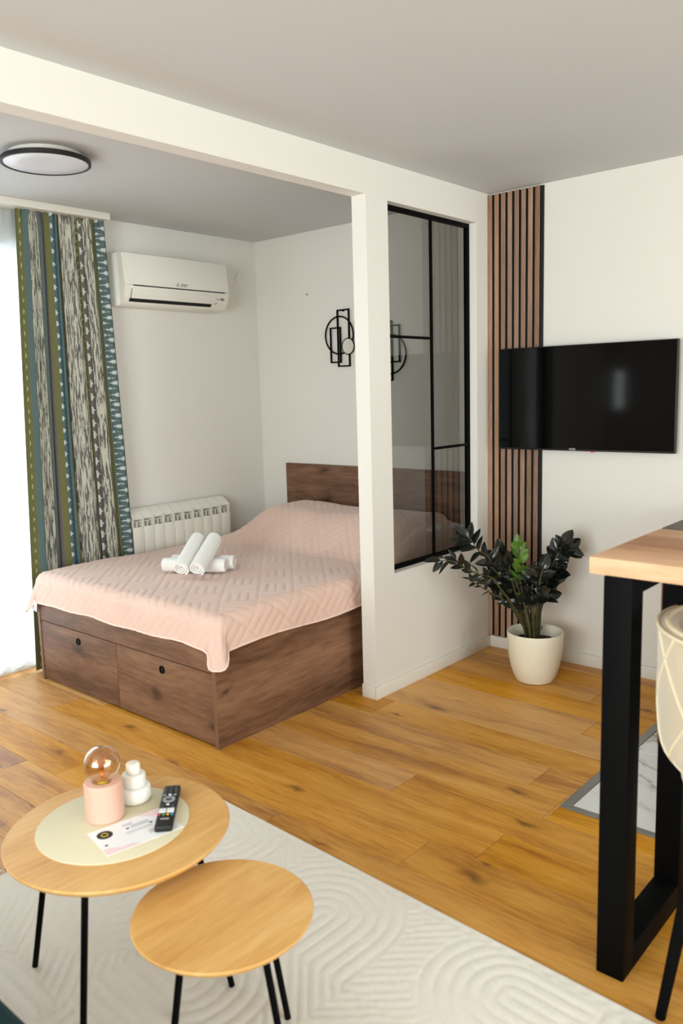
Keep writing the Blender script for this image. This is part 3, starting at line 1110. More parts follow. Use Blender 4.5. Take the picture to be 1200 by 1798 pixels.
# ------------------------------------------------------------------ wall art (two pieces, the second hangs upside down)
def wall_art(cy, cz, flip, label):
    a = thing('wall_art', label, 'wall decoration', (-.012, cy, cz), 0, 'black wire wall decorations')
    if flip:
        a.rotation_euler = (PI, 0, 0)
    w = .0046

    def rect(y0, y1, z0, z1, x):
        mb_ = MB()
        mb_.box((x - w, y0, z0), (x + w, y0 + 2 * w, z1)); mb_.box((x - w, y1 - 2 * w, z0), (x + w, y1, z1))
        mb_.box((x - w, y0, z0), (x + w, y1, z0 + 2 * w)); mb_.box((x - w, y0, z1 - 2 * w), (x + w, y1, z1))
        return mb_.mesh()
    link('tall_frame', rect(-.053, .053, -.185, .185, 0), M['blackmetal'], a, local=True)
    link('narrow_frame', rect(.020, .114, -.158, .073, -.004), M['blackmetal'], a, local=True)
    c = (-.002, .036, .020)
    rr = .121
    link('hoop', MB().tube([(c[0], c[1] + rr * math.cos(q), c[2] + rr * math.sin(q)) for q in np.linspace(0, 2 * PI, 64, endpoint=False)], .0052, 8, closed=True).mesh(), M['blackmetal'], a, smooth=True, local=True)
    dc = link('disc', MB().lathe([(0, .004), (0, -.003), (.050, -.003), (.050, .004)], (-.008, -.046, -.055), 40, 'x').mesh(40), M['mirror'], a, local=True)
    dc['label'] = 'round mirror disc'
    link('rim', MB().tube([(-.010, -.046 + .051 * math.cos(q), -.055 + .051 * math.sin(q)) for q in np.linspace(0, 2 * PI, 48, endpoint=False)], .0036, 8, closed=True).mesh(), M['blackmetal'], dc, smooth=True, local=True)
    link('hanger', MB().lathe([(0, -.003), (.006, -.003), (.006, .010), (0, .010)], (-.002, 0, .176), 14, 'x').mesh(), M['blackmetal'], a, local=True)
    return a


wall_art(1.090, 1.884, False, 'black wire wall ornament left of the pier, hung the higher of two')
wall_art(.740, 1.782, True, 'black wire wall ornament seen through the glass partition')

# ------------------------------------------------------------------ ceiling lamp
cl = thing('ceiling_lamp', 'round black rimmed ceiling lamp with white diffuser in the sleeping area', 'ceiling lamp', (-2.153, .924, 2.6))
lc = (-2.153, .924)
link('back_plate', MB().lathe([(0, 2.6), (.150, 2.6), (.150, 2.576), (0, 2.576)], (lc[0], lc[1], 0), 64).mesh(40), M['plastic_white'], cl)
link('diffuser', MB().lathe([(0, 2.5565), (.10, 2.5562), (.176, 2.558), (.179, 2.560), (.179, 2.572), (0, 2.572)], (lc[0], lc[1], 0), 64).mesh(40), M['diffuser'], cl)
link('rim', MB().lathe([(.176, 2.558), (.179, 2.555), (.187, 2.555), (.189, 2.557), (.189, 2.572), (.186, 2.575), (.155, 2.576), (.155, 2.572), (.176, 2.570)], (lc[0], lc[1], 0), 72, close=True).mesh(40), M['black'], cl)

# ------------------------------------------------------------------ curtains
tr = structure('trim_1', MB().box((-3.95, 1.755, 2.562), (-1.285, 1.90, 2.6), .002).mesh(40), M['plastic_white'])


def curtain(name, label, xl_t, xr_t, xl_b, xr_b, yc, ztop, zbot, nf, amp, mat, nx, nz, seed, hem_wave=0.0, yb=None, creases=()):
    rng_ = np.random.RandomState(seed)
    u = np.linspace(0, 1, nx)
    z = np.linspace(0, 1, nz)
    Uu, Zz = np.meshgrid(u, z, indexing='ij')
    phs = np.cumsum(.6 + .8 * rng_.rand(nf + 2)); phs = (phs - phs[0]) / (phs[-2] - phs[0])
    ph = np.interp(Uu, phs[:nf + 1], np.arange(nf + 1)) if nf + 1 <= len(phs) else Uu * nf
    drift = .10 * np.sin(2.1 * Zz + 5 * Uu)
    w = np.sin(2 * PI * (ph + drift * Zz))
    w2 = .35 * np.sin(4 * PI * ph + 1.3 + 1.6 * Zz)
    am = amp * (.55 + .45 * Zz) * (.75 + .5 * np.sin(3.3 * Uu * nf + seed) ** 2)
    xl = xl_t + (xl_b - xl_t) * Zz
    xr = xr_t + (xr_b - xr_t) * Zz
    X = xl + (xr - xl) * Uu + .25 * amp * np.cos(2 * PI * ph) * (Uu > .02) * (Uu < .98)
    Y = yc + (0 if yb is None else (yb - yc) * Zz ** 1.5) + am * (w + w2)
    for cc, dd in creases:
        Y += dd * np.exp(-((Uu - cc - .012 * np.sin(3 * Zz + 9 * cc)) / .011) ** 2) * (.6 + .4 * Zz)
    # gathered heading: tight little pleats in the top band
    top = np.exp(-Zz / .015)
    Y += top * .008 * np.sin(2 * PI * nf * 3.0 * Uu)
    Zc = ztop + (zbot - ztop) * Zz
    Zc += hem_wave * np.sin(2 * PI * 2.2 * Uu + 1.0) * Zz ** 6
    V = np.stack([X, Y, Zc], -1)
    uvs = np.stack([Uu, (1 - Zz) * (ztop - zbot)], -1)
    o = link(name, grid_mesh(V, uv=uvs), mat)
    return tag(o, label, 'curtain'), V


c1, _ = curtain('striped_curtain', 'green teal and taupe striped curtain hanging beside the window', -1.845, -1.300, -1.945, -1.225, 1.800, 2.560, .012, 5, .011, M['curtain'], 320, 120, 4, creases=((.30, .030), (.415, .024), (.468, .030), (.655, .022), (.735, .012), (.868, .010)))
c2, _ = curtain('sheer_curtain', 'white sheer curtain glowing in front of the balcony door', -3.75, -1.79, -3.80, -1.87, 1.878, 2.560, .020, 17, .017, M['sheer'], 420, 60, 8, .010)
for x in np.linspace(-1.82, -1.32, 12):
    pass

# ------------------------------------------------------------------ potted plant
pc = Vector((-.362, -.492, 0))
pp = thing('potted_plant', 'dark leaved plant in a cream pot standing in the corner by the slat panel', 'potted plant', tuple(pc))
link('pot', MB().lathe([(0, .003), (.088, .0), (.098, .005), (.113, .035), (.1265, .08), (.1365, .13), (.1425, .18), (.1455, .23), (.1460, .262), (.1445, .267), (.139, .266), (.137, .255), (.134, .19), (.128, .18), (0, .18)], pc, 64).mesh(35), M['pot'], pp)
sm = MB()
rs = random.Random(5)
ng = 26
rings_s = [(0, .208)] + [(.132 * i / 7, .206 + rs.uniform(-.006, .006)) for i in range(1, 8)]
sm.lathe(rings_s, pc, 26)
for v in sm.bm.verts:
    v.co.z += rs.uniform(-.005, .007)
link('soil', sm.mesh(), M['soil'], pp)
tie_c = (pc.x - .01, pc.y + .005)

# camera-plane helper used once to write the stem paths: right (across) and depth axes of the corner
RA = Vector((.661, -.750, 0)).normalized()
DA = Vector((.750, .661, 0)).normalized()


def pt(a, z, d):
    return pc + RA * a + DA * d + Vector((0, 0, z))


def leaf_mesh(kind):
    """pointed oval leaf along +X, 1 unit long, folded along its midrib and slightly curled"""
    n, mth = 9, 5
    vs, fs = [], []
    for i in range(n):
        f = i / (n - 1)
        wd = .24 * math.sin(PI * min(1, f ** .82)) ** .8 if 0 < f < 1 else .004
        if kind == 1:
            wd = .33 * math.sin(PI * min(1, f ** .8)) ** .7 if 0 < f < 1 else .004
        for j in range(mth):
            s = (j / (mth - 1) - .5) * 2
            vs.append((f, s * wd, abs(s) * wd * .35 - .16 * f * f + .02 * math.sin(6 * f)))
    for i in range(n - 1):
        for j in range(mth - 1):
            a = i * mth + j
            fs.append((a, a + mth, a + mth + 1, a + 1))
    me = bpy.data.meshes.new('leaf')
    me.from_pydata(vs, [], fs)
    for p in me.polygons:
        p.use_smooth = True
    return me


LM = {}
for kd in (0, 1):
    for cn in ('leaf_dark', 'leaf_green'):
        me = leaf_mesh(kd)
        me.materials.append(M[cn])
        LM[kd, cn] = me
lr = random.Random(11)


def put_leaf(stem, base, direction, length, roll, kind, cname):
    d = direction.normalized()
    upv = Vector((0, 0, 1))
    # blades turn their faces outwards and up, with some scatter
    upv = -DA * .75 + Vector((0, 0, .55)) + Vector((lr.uniform(-.5, .5), lr.uniform(-.5, .5), lr.uniform(-.4, .4)))
    side = upv.cross(d)
    if side.length < .1:
        side = Vector((1, 0, 0))
    side.normalize()
    nrm = d.cross(side)
    R_ = Matrix((d, side, nrm)).transposed() @ Matrix.Rotation(roll, 3, 'X')
    o = bpy.data.objects.new('leaf', LM[kind, cname])
    COL.objects.link(o)
    o.parent = stem
    o.matrix_local = Matrix.Translation(base - pc) @ R_.to_4x4() @ Matrix.Diagonal((length, length, length, 1))
    return o


def interp_path(pts, n):
    P = [Vector(p) for p in pts]
    out = []
    for i in range(n):
        f = i / (n - 1) * (len(P) - 1)
        k = min(int(f), len(P) - 2)
        tq = f - k
        p0, p1, p2, p3 = P[max(k - 1, 0)], P[k], P[k + 1], P[min(k + 2, len(P) - 1)]
        out.append(.5 * ((2 * p1) + (p2 - p0) * tq + (2 * p0 - 5 * p1 + 4 * p2 - p3) * tq ** 2 + (3 * p1 - p0 - 3 * p2 + p3) * tq ** 3))
    return out


def stem(pts, r0, r1, nl, start, l0, l1, cname='leaf_dark', kind=0, spread=1.0, lab=None):
    path = interp_path([pt(*p) for p in pts], 18)
    rr = [r0 + (r1 - r0) * i / 17 for i in range(18)]
    so = link('stem', MB().tube(path, rr, 8).mesh(), M['stem'], pp, smooth=True)
    if lab:
        so['label'] = lab
    for i in range(nl):
        f = start + (1 - start) * (i + .3) / nl
        q = f * 17
        k = min(int(q), 16)
        b = path[k].lerp(path[k + 1], q - k)
        d = (path[k + 1] - path[k]).normalized()
        sd = 1 if i % 2 else -1
        # leaves stand in two ranks, mostly across the view with some scatter in depth
        lat = (RA - d * RA.dot(d))
        lat = lat.normalized() if lat.length > .15 else Vector((0, 0, 1))
        dep = d.cross(lat)
        ang = lr.uniform(-.9, .9)
        ld = lat * math.cos(ang) * sd + dep * math.sin(ang)
        dirv = d * lr.uniform(.5, .9) + ld * spread * lr.uniform(.7, 1.1)
        put_leaf(so, b, dirv, lr.uniform(l0, l1), lr.uniform(-.7, .7), kind, cname)
    d = (path[-1] - path[-3]).normalized()
    put_leaf(so, path[-1], d, l1 * .9, lr.uniform(-.5, .5), kind, cname)
    return so


# (across, height, depth) in metres from the pot's foot
stem([(-0.045, 0.2, -0.01), (-0.06, 0.285, -0.01), (-0.097, 0.346, -0.02), (-0.134, 0.411, -0.03), (-0.185, 0.458, -0.04), (-0.248, 0.494, -0.05), (-0.303, 0.531, -0.05), (-0.344, 0.556, -0.05)], .0065, .002, 10, .50, .042, .060, spread=.9)
stem([(-0.046, 0.2, -0.02), (-0.062, 0.295, -0.02), (-0.104, 0.376, -0.05), (-0.158, 0.464, -0.08), (-0.212, 0.536, -0.11), (-0.25, 0.59, -0.13), (-0.329, 0.618, -0.16), (-0.405, 0.663, -0.18), (-0.453, 0.696, -0.2), (-0.52, 0.703, -0.21)], .0075, .002, 13, .55, .06, .095, spread=.75)
stem([(-0.036, 0.2, 0.01), (-0.048, 0.286, 0.01), (-0.084, 0.388, 0.01), (-0.126, 0.475, 0.01), (-0.17, 0.543, 0), (-0.227, 0.618, -0.01), (-0.25, 0.677, -0.02), (-0.303, 0.712, -0.03), (-0.332, 0.756, -0.04), (-0.355, 0.781, -0.04)], .008, .002, 15, .42, .07, .105, spread=.8)
stem([(-0.029, 0.2, 0.02), (-0.039, 0.275, 0.02), (-0.065, 0.367, 0.03), (-0.105, 0.438, 0.04), (-0.153, 0.495, 0.05), (-0.181, 0.567, 0.05), (-0.181, 0.653, 0.05)], .0085, .003, 17, .42, .085, .115, kind=1)
stem([(-0.03, 0.2, 0), (-0.04, 0.281, 0), (-0.06, 0.385, -0.01), (-0.098, 0.453, -0.02), (-0.128, 0.542, -0.03), (-0.142, 0.612, -0.03), (-0.128, 0.647, -0.03)], .0085, .003, 13, .48, .075, .105, kind=1)
stem([(-0.033, 0.2, -0.048), (-0.044, 0.299, -0.06), (-0.065, 0.406, -0.06), (-0.079, 0.477, -0.06), (-0.093, 0.548, -0.06), (-0.097, 0.618, -0.06), (-0.097, 0.68, -0.06), (-0.104, 0.736, -0.06)], .007, .003, 13, .55, .048, .07, 'leaf_green', 1, lab='young bright green shoot')
stem([(-0.034, 0.2, -0.04), (-0.045, 0.296, -0.05), (-0.072, 0.421, -0.06), (-0.1, 0.506, -0.06), (-0.127, 0.577, -0.06)], .005, .003, 3, .6, .03, .045, 'leaf_green', 1, lab='young bright green shoot')
stem([(0.01, 0.2, 0), (0.013, 0.272, 0), (0.015, 0.344, 0), (0.03, 0.433, -0.01), (0.054, 0.534, -0.02), (0.081, 0.618, -0.02), (0.111, 0.68, -0.02), (0.138, 0.728, -0.02)], .012, .003, 24, .38, .07, .10, kind=1)
stem([(0.018, 0.2, 0.02), (0.024, 0.266, 0.02), (0.033, 0.364, 0.03), (0.061, 0.45, 0.03), (0.088, 0.535, 0.03), (0.112, 0.608, 0.02), (0.139, 0.678, 0.02), (0.167, 0.699, 0.02)], .010, .003, 24, .38, .07, .10, kind=1)
stem([(-0.012, 0.2, -0.03), (-0.016, 0.282, -0.03), (-0.024, 0.374, -0.05), (-0.034, 0.455, -0.06), (-0.031, 0.518, -0.06), (-0.025, 0.56, -0.06)], .012, .004, 10, .45, .075, .10, kind=1)
stem([(-0.002, 0.2, -0.02), (-0.003, 0.279, -0.02), (-0.001, 0.385, -0.04), (0.003, 0.489, -0.06), (0.007, 0.561, -0.07), (0.02, 0.61, -0.07)], .011, .004, 14, .45, .07, .10, kind=1)
stem([(-0.023, 0.2, -0.02), (-0.031, 0.287, -0.02), (-0.041, 0.369, -0.03), (-0.067, 0.422, -0.04), (-0.097, 0.433, -0.05)], .009, .004, 3, .65, .07, .09)
link('plant_tie', MB().tube([(tie_c[0] + .05 * math.cos(q), tie_c[1] + .045 * math.sin(q), .285) for q in np.linspace(0, 2 * PI, 24, endpoint=False)], .0022, 6, closed=True).mesh(), M['black'], pp)

# ------------------------------------------------------------------ rug
def rug():
    W_, L_ = 1.22, 2.30
    st_ = .0075
    a = np.arange(0, W_ + 1e-6, st_); b = np.arange(0, L_ + 1e-6, st_)
    A, B = np.meshgrid(a, b, indexing='ij')
    cs = .52
    ia, ib = np.floor((A + .10) / cs).astype(int), np.floor((B + .36) / cs).astype(int)
    fa, fb = ((A + .10) / cs - ia - .5) * cs, ((B + .36) / cs - ib - .5) * cs
    k = (ia * 3 + ib * 5) % 4
    p = np.where(k == 0, fa, np.where(k == 1, fb, np.where(k == 2, -fa, -fb)))
    q = np.where(k % 2 == 0, fb, fa)
    pc_ = p + .08
    r = np.where(pc_ > 0, np.hypot(pc_, q), np.abs(q))
    r = np.where(r > .255, .255 + np.abs(p - q) % .2, r)
    per = .040
    s = np.abs((r / per) % 1 - .5) * 2
    groove = smooth(.55, .95, s)
    rs_ = np.random.RandomState(2)
    h = .0125 - .0032 * groove + rs_.uniform(-.0007, .0007, A.shape)
    border = np.minimum(np.minimum(A, W_ - A), np.minimum(B, L_ - B))
    dash = (border < .035) & (border > .010)
    h = np.where(border < .04, .0115 - .002 * dash * (np.sin(B * 2 * PI / .05) > 0), h)
    h = np.where(border < .004, .002, h)
    # local a runs -X from the long right edge, b runs -Y from the far edge
    V = np.stack([-A, -B, h], -1)
    r_ = thing('rug', 'cream carved pile rug with arch pattern under the coffee tables', 'rug', (-2.250, -.020, 0), math.radians(-2.5))
    link('pile', grid_mesh(V), M['rugpile'], r_, local=True)
    # underside edge band keeps the rug a solid slab
    link('backing', MB().box((-W_, -L_, 0.0005), (0, 0, .003)).mesh(), M['rugpile'], r_, local=True)
    fr_ = MB()
    rr_ = random.Random(9)
    x = -.006
    while x > -W_:
        ang = rr_.uniform(-.5, .5)
        l_ = rr_.uniform(.030, .042)
        fr_.tube([(x, 0, .005), (x + .3 * l_ * ang, l_ * .5, .006), (x + l_ * ang, l_, .003)], .0018, 5)
        x -= .008
    fo = link('fringe', fr_.mesh(), M['rugpile'], r_, local=True)
    fo['kind'] = 'stuff'


rug()

# ------------------------------------------------------------------ coffee tables
def disc_top(c, r, z1, th, mat, parent):
    prof = [(0, z1), (r - .003, z1), (r, z1 - .003), (r - .002, z1 - .008), (r - .012, z1 - th), (0, z1 - th)]
    return link('tabletop', MB().lathe(prof, (c[0], c[1], 0), 96).mesh(35), mat, parent)


def splay_leg(c, ang, rtp, rbt, ztop, parent, rad=.0085):
    d = Vector((math.cos(math.radians(ang)), math.sin(math.radians(ang)), 0))
    A_ = Vector((c[0], c[1], ztop)) + d * rtp
    B_ = Vector((c[0], c[1], .0140)) + d * rbt
    link('leg', MB().tube([A_, B_], [rad, rad * .92], 14).mesh(), M['blackmetal'], parent, smooth=False)


CB = (-3.059, -.732)
bt_ = thing('coffee_table', 'larger round oak coffee table with black splayed legs, carrying the lamp and remote', 'coffee table', (CB[0], CB[1], 0), 0, 'nesting oak coffee tables')
disc_top(CB, .2843, .447, .018, M['table_oak'], bt_)
for a in (120, 213, 303, 32):
    splay_leg(CB, a, .20, .28, .432, bt_)
link('frame_ring', MB().lathe([(.19, .429), (.205, .429), (.205, .421), (.19, .421)], (CB[0], CB[1], 0), 48, close=True).mesh(40), M['blackmetal'], bt_)
CS = (-3.055, -1.131)
st_ = thing('coffee_table', 'smaller lower round oak coffee table with an empty top', 'coffee table', (CS[0], CS[1], 0), 0, 'nesting oak coffee tables')
disc_top(CS, .2076, .380, .018, M['table_oak'], st_)
for a, ra, rb in ((182, .12, .19), (95, .12, .19), (273, .12, .19), (350, .11, .165)):
    splay_leg(CS, a, ra, rb, .364, st_)
link('frame_ring', MB().lathe([(.115, .362), (.13, .362), (.13, .354), (.115, .354)], (CS[0], CS[1], 0), 48, close=True).mesh(40), M['blackmetal'], st_)

TT = .447
CMt = (-3.057, -.705)
mo = link('placemat', MB().lathe([(0, .003), (.192, .003), (.1946, .0015), (.1946, 0), (0, 0)], (0, 0, 0), 96).mesh(35), M['mat'])
mo.location = (CMt[0], CMt[1], TT)
tag(mo, 'round cream placemat lying on the larger coffee table', 'placemat')
MZ = TT + .003

# bulb lamp
lp = thing('table_lamp', 'pink ceramic cylinder lamp with a round amber globe bulb', 'lamp', (-3.055, -.664, MZ))
l0 = Vector((-3.055, -.664, MZ))
link('base', MB().lathe([(0, .0), (.046, .0), (.050, .004), (.050, .098), (.047, .102), (.030, .103), (.026, .100), (.018, .092), (0, .092)], l0, 48).mesh(35), M['pink'], lp)
link('socket', MB().lathe([(0, .088), (.015, .088), (.015, .104), (.012, .106), (0, .106)], l0, 24).mesh(35), M['gold'], lp)
gc = l0 + Vector((0, 0, .148))
g_ = []
for i in range(25):
    a = -PI / 2 + .30 + (PI - .30) * i / 24
    g_.append((max(.0465 * math.cos(a), 0 if i == 24 else .0005), .0465 * math.sin(a)))
g_[-1] = (0, .0465)
g_ = [(.013, -.045)] + g_
bulb = link('bulb', MB().lathe(g_, gc, 40).mesh(), M['amber'], lp, smooth=True)
fm = MB()
fm.tube([gc + Vector((0, 0, -.046)), gc + Vector((0, 0, -.018))], [.007, .004], 12)
for s in (-1, 1):
    fm.tube([gc + Vector((0, 0, -.018)), gc + Vector((.012 * s, .004 * s, .006)), gc + Vector((.014 * s, 0, .018)), gc + Vector((.004 * s, -.004, .006))], .0022, 6)
link('filament', fm.mesh(), M['filament'], bulb, smooth=True)

# stacked white candle holder
vs_ = Vector((-2.951, -.648, MZ))
vo_ = thing('candle_holder', 'white three tier ceramic candle holder beside the pink lamp', 'candle holder', tuple(vs_))


def tier(name, r, z0_, z1_):
    rd = min(.008, (z1_ - z0_) * .42)
    pr = [(0, z0_), (r - rd, z0_)]
    for i in range(1, 6):
        a = -PI / 2 + PI / 2 * i / 5
        pr.append((r - rd + rd * math.cos(a), z0_ + rd + rd * math.sin(a)))
    for i in range(1, 6):
        a = PI / 2 * i / 5
        pr.append((r - rd + rd * math.cos(a), z1_ - rd + rd * math.sin(a)))
    pr.append((0, z1_))
    link(name, MB().lathe(pr, vs_, 48).mesh(), M['whiteceramic'], vo_, smooth=True)


tier('tier', .0435, .0, .043)
tier('tier', .0325, .042, .078)
tier('cup', .0195, .077, .108)

# info card
cp = Vector((-3.047, -.788, MZ))
card = thing('info_card', 'white printed guest card with pink corners under the remote', 'card', tuple(cp), math.radians(-10.5))
link('paper', MB().box((-.102, -.066, 0), (.102, .066, .0008)).mesh(), M['paper'], card, local=True)
pk = MB()
pk.prism([(-.102, -.066), (-.010, -.066), (-.030, -.052), (-.060, -.050), (-.085, -.036), (-.102, -.034)], .0008, .0010, 'z')
pk.prism([(.030, .066), (.102, .066), (.102, .020), (.085, .036), (.060, .040), (.045, .052)], .0008, .0010, 'z')
link('pink_wash', pk.mesh(), M['print_pink'], card, local=True)
lg = link('round_logo', MB().lathe([(0, .0011), (.020, .0011), (.020, .0008), (0, .0008)], (-.070, .030, 0), 32).mesh(), M['print_dark'], card, local=True)
cmk = MB()
cmk.tube([(-.070 + .0085 * math.cos(q), .030 + .0085 * math.sin(q), .0012) for q in np.linspace(.7, 2 * PI - .7, 18)], .0014, 5)
cmk.tube([(-.066, .030, .0012), (-.060, .030, .0012)], .0012, 5)
link('logo_letter', cmk.mesh(), M['gold'], lg, local=True)
pr_ = MB()
for (x_, y_, w_, h_) in ((-.005, .044, .030, .003), (-.005, .038, .024, .003), (.022, .030, .05, .003), (.022, .024, .05, .003), (.022, .018, .05, .003),
                         (.01, .004, .07, .0026), (.01, -.003, .07, .0026), (.045, -.022, .044, .003), (.045, -.029, .044, .003), (.045, -.036, .044, .003), (.080, .012, .03, .003),
                         (.080, .004, .03, .003)):
    pr_.box((x_ - w_ / 2, y_ - h_ / 2, .0008), (x_ + w_ / 2, y_ + h_ / 2, .0010))
link('print', pr_.mesh(), M['print_grey'], card, local=True)
dk_ = MB()
for x_, y_ in ((-.012, .022), (.048, .012), (-.086, -.020)):
    dk_.box((x_ - .004, y_ - .003, .0008), (x_ + .004, y_ + .003, .0011))
link('icon', dk_.mesh(), M['print_dark'], card, local=True)

# remote control
rp = Vector((-2.934, -.774, MZ + .001))
rem = thing('remote_control', 'slim black television remote lying across the card and placemat', 'remote control', tuple(rp), math.atan2(.172, .163))
Lr, Wr = .222, .046
link('body', MB().box((-Lr / 2, -Wr / 2, 0), (Lr / 2, Wr / 2, .018), .006, 3).mesh(50), M['black'], rem, local=True)
zt_ = .018
bn = lambda x, y, sx_, sy_, mat, nm='button': link(nm, MB().box((x - sx_ / 2, y - sy_ / 2, zt_ - .001), (x + sx_ / 2, y + sy_ / 2, zt_ + .0014), .0008, 1).mesh(), mat, rem, local=True)
for x_ in (.098, .088, .078, .068):
    for y_ in (-.014, 0, .014):
        bn(x_, y_, .005, .007, M['button'])
for y_ in (-.014, .014):
    bn(.052, y_, .006, .008, M['ringgrey'])
    bn(-.004, y_, .005, .008, M['button']); bn(-.013, y_, .005, .008, M['button'])
bn(.053, 0, .006, .008, M['logo_white']); bn(.000, 0, .006, .008, M['logo_white'])
link('navigation_ring', MB().lathe([(.0085, zt_ - .001), (.0085, zt_ + .0016), (.0165, zt_ + .0016), (.0165, zt_ - .001)], (.027, 0, 0), 36, close=True).mesh(40), M['ringgrey'], rem, local=True)
link('button', MB().lathe([(0, zt_ + .0014), (.006, zt_ + .0014), (.006, zt_ - .001), (0, zt_ - .001)], (.027, 0, 0), 24).mesh(40), M['button'], rem, local=True)
for y_ in (-.0105, .0105):
    bn(-.032, y_, .022, .019, M['logo_white'])['label'] = 'white app button'
for y_, c_ in ((.0165, 'red'), (.0055, 'green'), (-.0055, 'yellow'), (-.0165, 'blue')):
    link('button', MB().lathe([(0, zt_ + .0016), (.0036, zt_ + .0016), (.0036, zt_ - .001), (0, zt_ - .001)], (-.053, y_, 0), 16).mesh(40), M['btn_' + c_], rem, local=True)['label'] = c_ + ' round button'
text('maker_mark', 'VOX', .009, Vector((-.075, 0, zt_ + .0002)), Matrix(((0, 1, 0), (-1, 0, 0), (0, 0, 1))), M['logo_white'], rem, local=True, sx=1.2)

# ------------------------------------------------------------------ bar table
tb = thing('bar_table', 'tall bar table with pale oak top and black steel frame legs', 'bar table', (-2.0, -2.3, 0))
ft = 1.077
link('tabletop', MB().box((-2.236, -2.95, ft), (-1.752, -1.628, ft + .043), .002).mesh(40), M['bar_oak'], tb)
for yy in (-1.7055, -2.82):
    s_ = .0365
    lf = link('leg_frame', MB().box((-2.246 + .004, yy - s_, 0), (-2.246 + .074, yy + s_, ft), .002).mesh(40), M['blackmetal'], tb)
    link('post', MB().box((-1.835, yy - s_, 0), (-1.765, yy + s_, ft), .002).mesh(40), M['blackmetal'], lf)
    link('rail', MB().box((-2.172, yy - s_, 0), (-1.835, yy + s_, .070), .002).mesh(40), M['blackmetal'], lf)
    link('rail', MB().box((-2.172, yy - s_, ft - .045), (-1.835, yy + s_, ft), .002).mesh(40), M['blackmetal'], lf)

# ------------------------------------------------------------------ kitchen cabinet behind the table
kc = thing('cabinet', 'low kitchen cabinet with dark worktop and black front behind the bar table', 'cabinet', (-.4, -1.9, 0))
kx, ky = -.76, -1.278
link('worktop', MB().box((kx, -2.6, .918), (-.001, ky, .945), .001).mesh(), M['darktop'], kc)
link('side_panel', MB().box((kx + .004, ky - .022, .0), (-.013, ky - .004, .917), .001).mesh(), M['brownpanel'], kc)
link('side_panel', MB().box((kx + .004, -2.598, .0), (-.013, -2.58, .917), .001).mesh(), M['brownpanel'], kc)
for i in range(2):
    a, b = ky - .0235 - (i + 1) * .638, ky - .0235 - i * .638
    dd = link('door', MB().box((kx + .006, a + .0015, .08), (kx + .024, b - .0015, .913), .001).mesh(), M['cabinetblack'], kc)
    link('handle', MB().box((kx - .012, b - .06, .72), (kx + .007, b - .048, .86), .002).mesh(40), M['blackmetal'], dd)
link('carcass', MB().box((kx + .03, -2.57, .002), (-.013, ky - .03, .91)).mesh(), M['black'], kc)

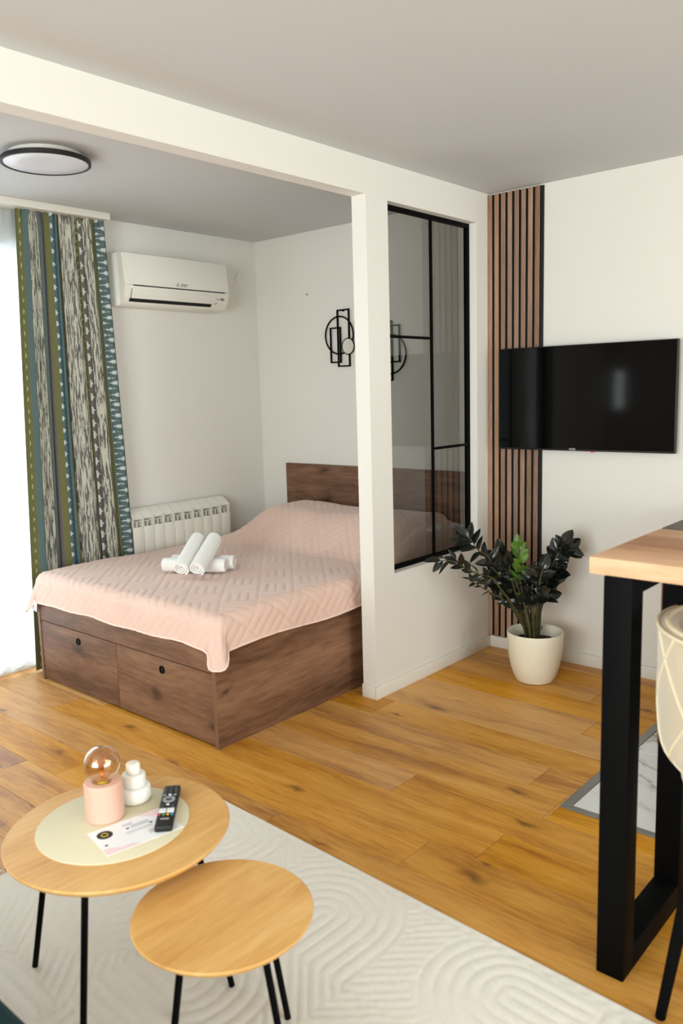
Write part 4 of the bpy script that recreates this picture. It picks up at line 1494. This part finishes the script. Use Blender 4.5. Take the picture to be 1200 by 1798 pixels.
# ------------------------------------------------------------------ bar stool
def stool(cx, cy):
    so = thing('bar_stool', 'cream velvet bar stool with piped barrel back and black legs', 'stool', (cx, cy, 0))
    # shell: swept barrel open toward +X; outer wall seen from behind
    nu, nv = 49, 22
    A_ = np.linspace(math.radians(62), math.radians(298), nu)
    Zs = np.linspace(0, 1, nv)
    def shell(off):
        V = np.zeros((nu, nv, 3))
        for i, a in enumerate(A_):
            back = .5 - .5 * math.cos(a - 0)          # 1 at the back (a = pi)
            side = abs(math.sin(a))
            ztop = .80 + .185 * smoothf((back - .05) / .35)
            for j, s in enumerate(Zs):
                z = .555 + (ztop - .555) * s
                r = .13 + .125 * smoothf(s * 2.6) ** .8 + .012 * s
                r -= off
                V[i, j] = (cx + r * math.cos(a) * 1.02, cy + r * math.sin(a), z)
        return V
    Vo, Vi = shell(0), shell(.045)
    bm = bmesh.new()
    bm.from_mesh(grid_mesh(Vo)); bm.from_mesh(grid_mesh(Vi))
    off_ = nu * nv
    bm.verts.ensure_lookup_table()
    for i in range(nu - 1):
        for j in (0, nv - 1):
            bm.faces.new([bm.verts[k] for k in (i * nv + j, (i + 1) * nv + j, off_ + (i + 1) * nv + j, off_ + i * nv + j)])
    for j in range(nv - 1):
        for i in (0, nu - 1):
            bm.faces.new([bm.verts[k] for k in (i * nv + j, i * nv + j + 1, off_ + i * nv + j + 1, off_ + i * nv + j)])
    bmesh.ops.recalc_face_normals(bm, faces=bm.faces[:])
    me = bpy.data.meshes.new('m'); bm.to_mesh(me); bm.free()
    bk = link('backrest', me, M['velvet'], so, smooth=True)
    # diagonal piped seams on the outer shell and the cord along the rim
    def seam(i0, j0, i1, j1):
        pts = []
        for k in range(24):
            f = k / 23
            ii, jj = i0 + (i1 - i0) * f, j0 + (j1 - j0) * f
            a0, b0 = int(ii), int(jj)
            a1, b1 = min(a0 + 1, nu - 1), min(b0 + 1, nv - 1)
            P = Vo[a0, b0] * (1 - ii + a0) * (1 - jj + b0) + Vo[a1, b0] * (ii - a0) * (1 - jj + b0) + Vo[a0, b1] * (1 - ii + a0) * (jj - b0) + Vo[a1, b1] * (ii - a0) * (jj - b0)
            pts.append(P)
        link('seam_piping', MB().tube(pts, .004, 6).mesh(), M['piping'], bk, smooth=True)
    for i in range(4, 44, 8):
        seam(i, nv - 1, min(i + 12, nu - 1), 3)
        seam(i + 4, nv - 1, max(i - 8, 0), 3)
    rim = [Vo[i, -1] * .5 + Vi[i, -1] * .5 for i in range(nu)]
    link('rim_piping', MB().tube([tuple(p + np.array([0, 0, .003])) for p in rim], .007, 8).mesh(), M['piping'], bk, smooth=True)
    link('rim_piping', MB().tube([tuple(p) for p in Vo[:, -1]], .0045, 8).mesh(), M['piping'], bk, smooth=True)
    link('seat', MB().lathe([(0, .55), (.13, .55), (.19, .57), (.205, .61), (.205, .655), (.19, .675), (.10, .685), (0, .686)], (cx, cy, 0), 40).mesh(), M['velvet'], so, smooth=True)
    for sx_, sy_ in ((-1, 1), (-1, -1), (1, 1), (1, -1)):
        p0 = Vector((cx + .10 * sx_, cy + .12 * sy_, .57)); p1 = Vector((cx + .15 * sx_, cy + .195 * sy_, 0))
        link('leg', MB().tube([p0, p1], [.020, .0125], 10).mesh(60), M['blackmetal'], so)
    fr2 = [(cx + .133 * s1, cy + .170 * s2, .22) for s1, s2 in ((-1, -1), (-1, 1), (1, 1), (1, -1))]
    link('footrest', MB().tube(fr2 + [fr2[0]], .008, 8).mesh(), M['blackmetal'], so)


stool(-2.15, -2.055)

# ------------------------------------------------------------------ sofa (only a corner of its seat is in view)
sf = thing('sofa', 'dark teal velvet sofa, just its seat edge at the lower left', 'sofa', (-3.98, -1.2, 0))
sx1 = -3.535
link('seat_cushion', MB().box((-4.25, -2.05, .30), (sx1, -.30, .45), .05, 4).mesh(60), M['teal'], sf)
link('base', MB().box((-4.35, -2.10, .08), (sx1 - .03, -.25, .30), .02, 3).mesh(60), M['teal'], sf)
link('backrest', MB().box((-4.62, -2.10, .08), (-4.25, -.25, .62), .06, 4).mesh(60), M['teal'], sf)
for yy in (-2.2, -.25):
    link('armrest', MB().box((-4.60, yy, .08), (sx1 - .02, yy + .12, .58), .04, 4).mesh(60), M['teal'], sf)
for xx in (-4.5, sx1 - .18):
    for yy in (-2.0, -.35):
        link('leg', MB().tube([(xx, yy, 0), (xx, yy, .09)], [.014, .02], 12).mesh(), M['blackmetal'], sf)
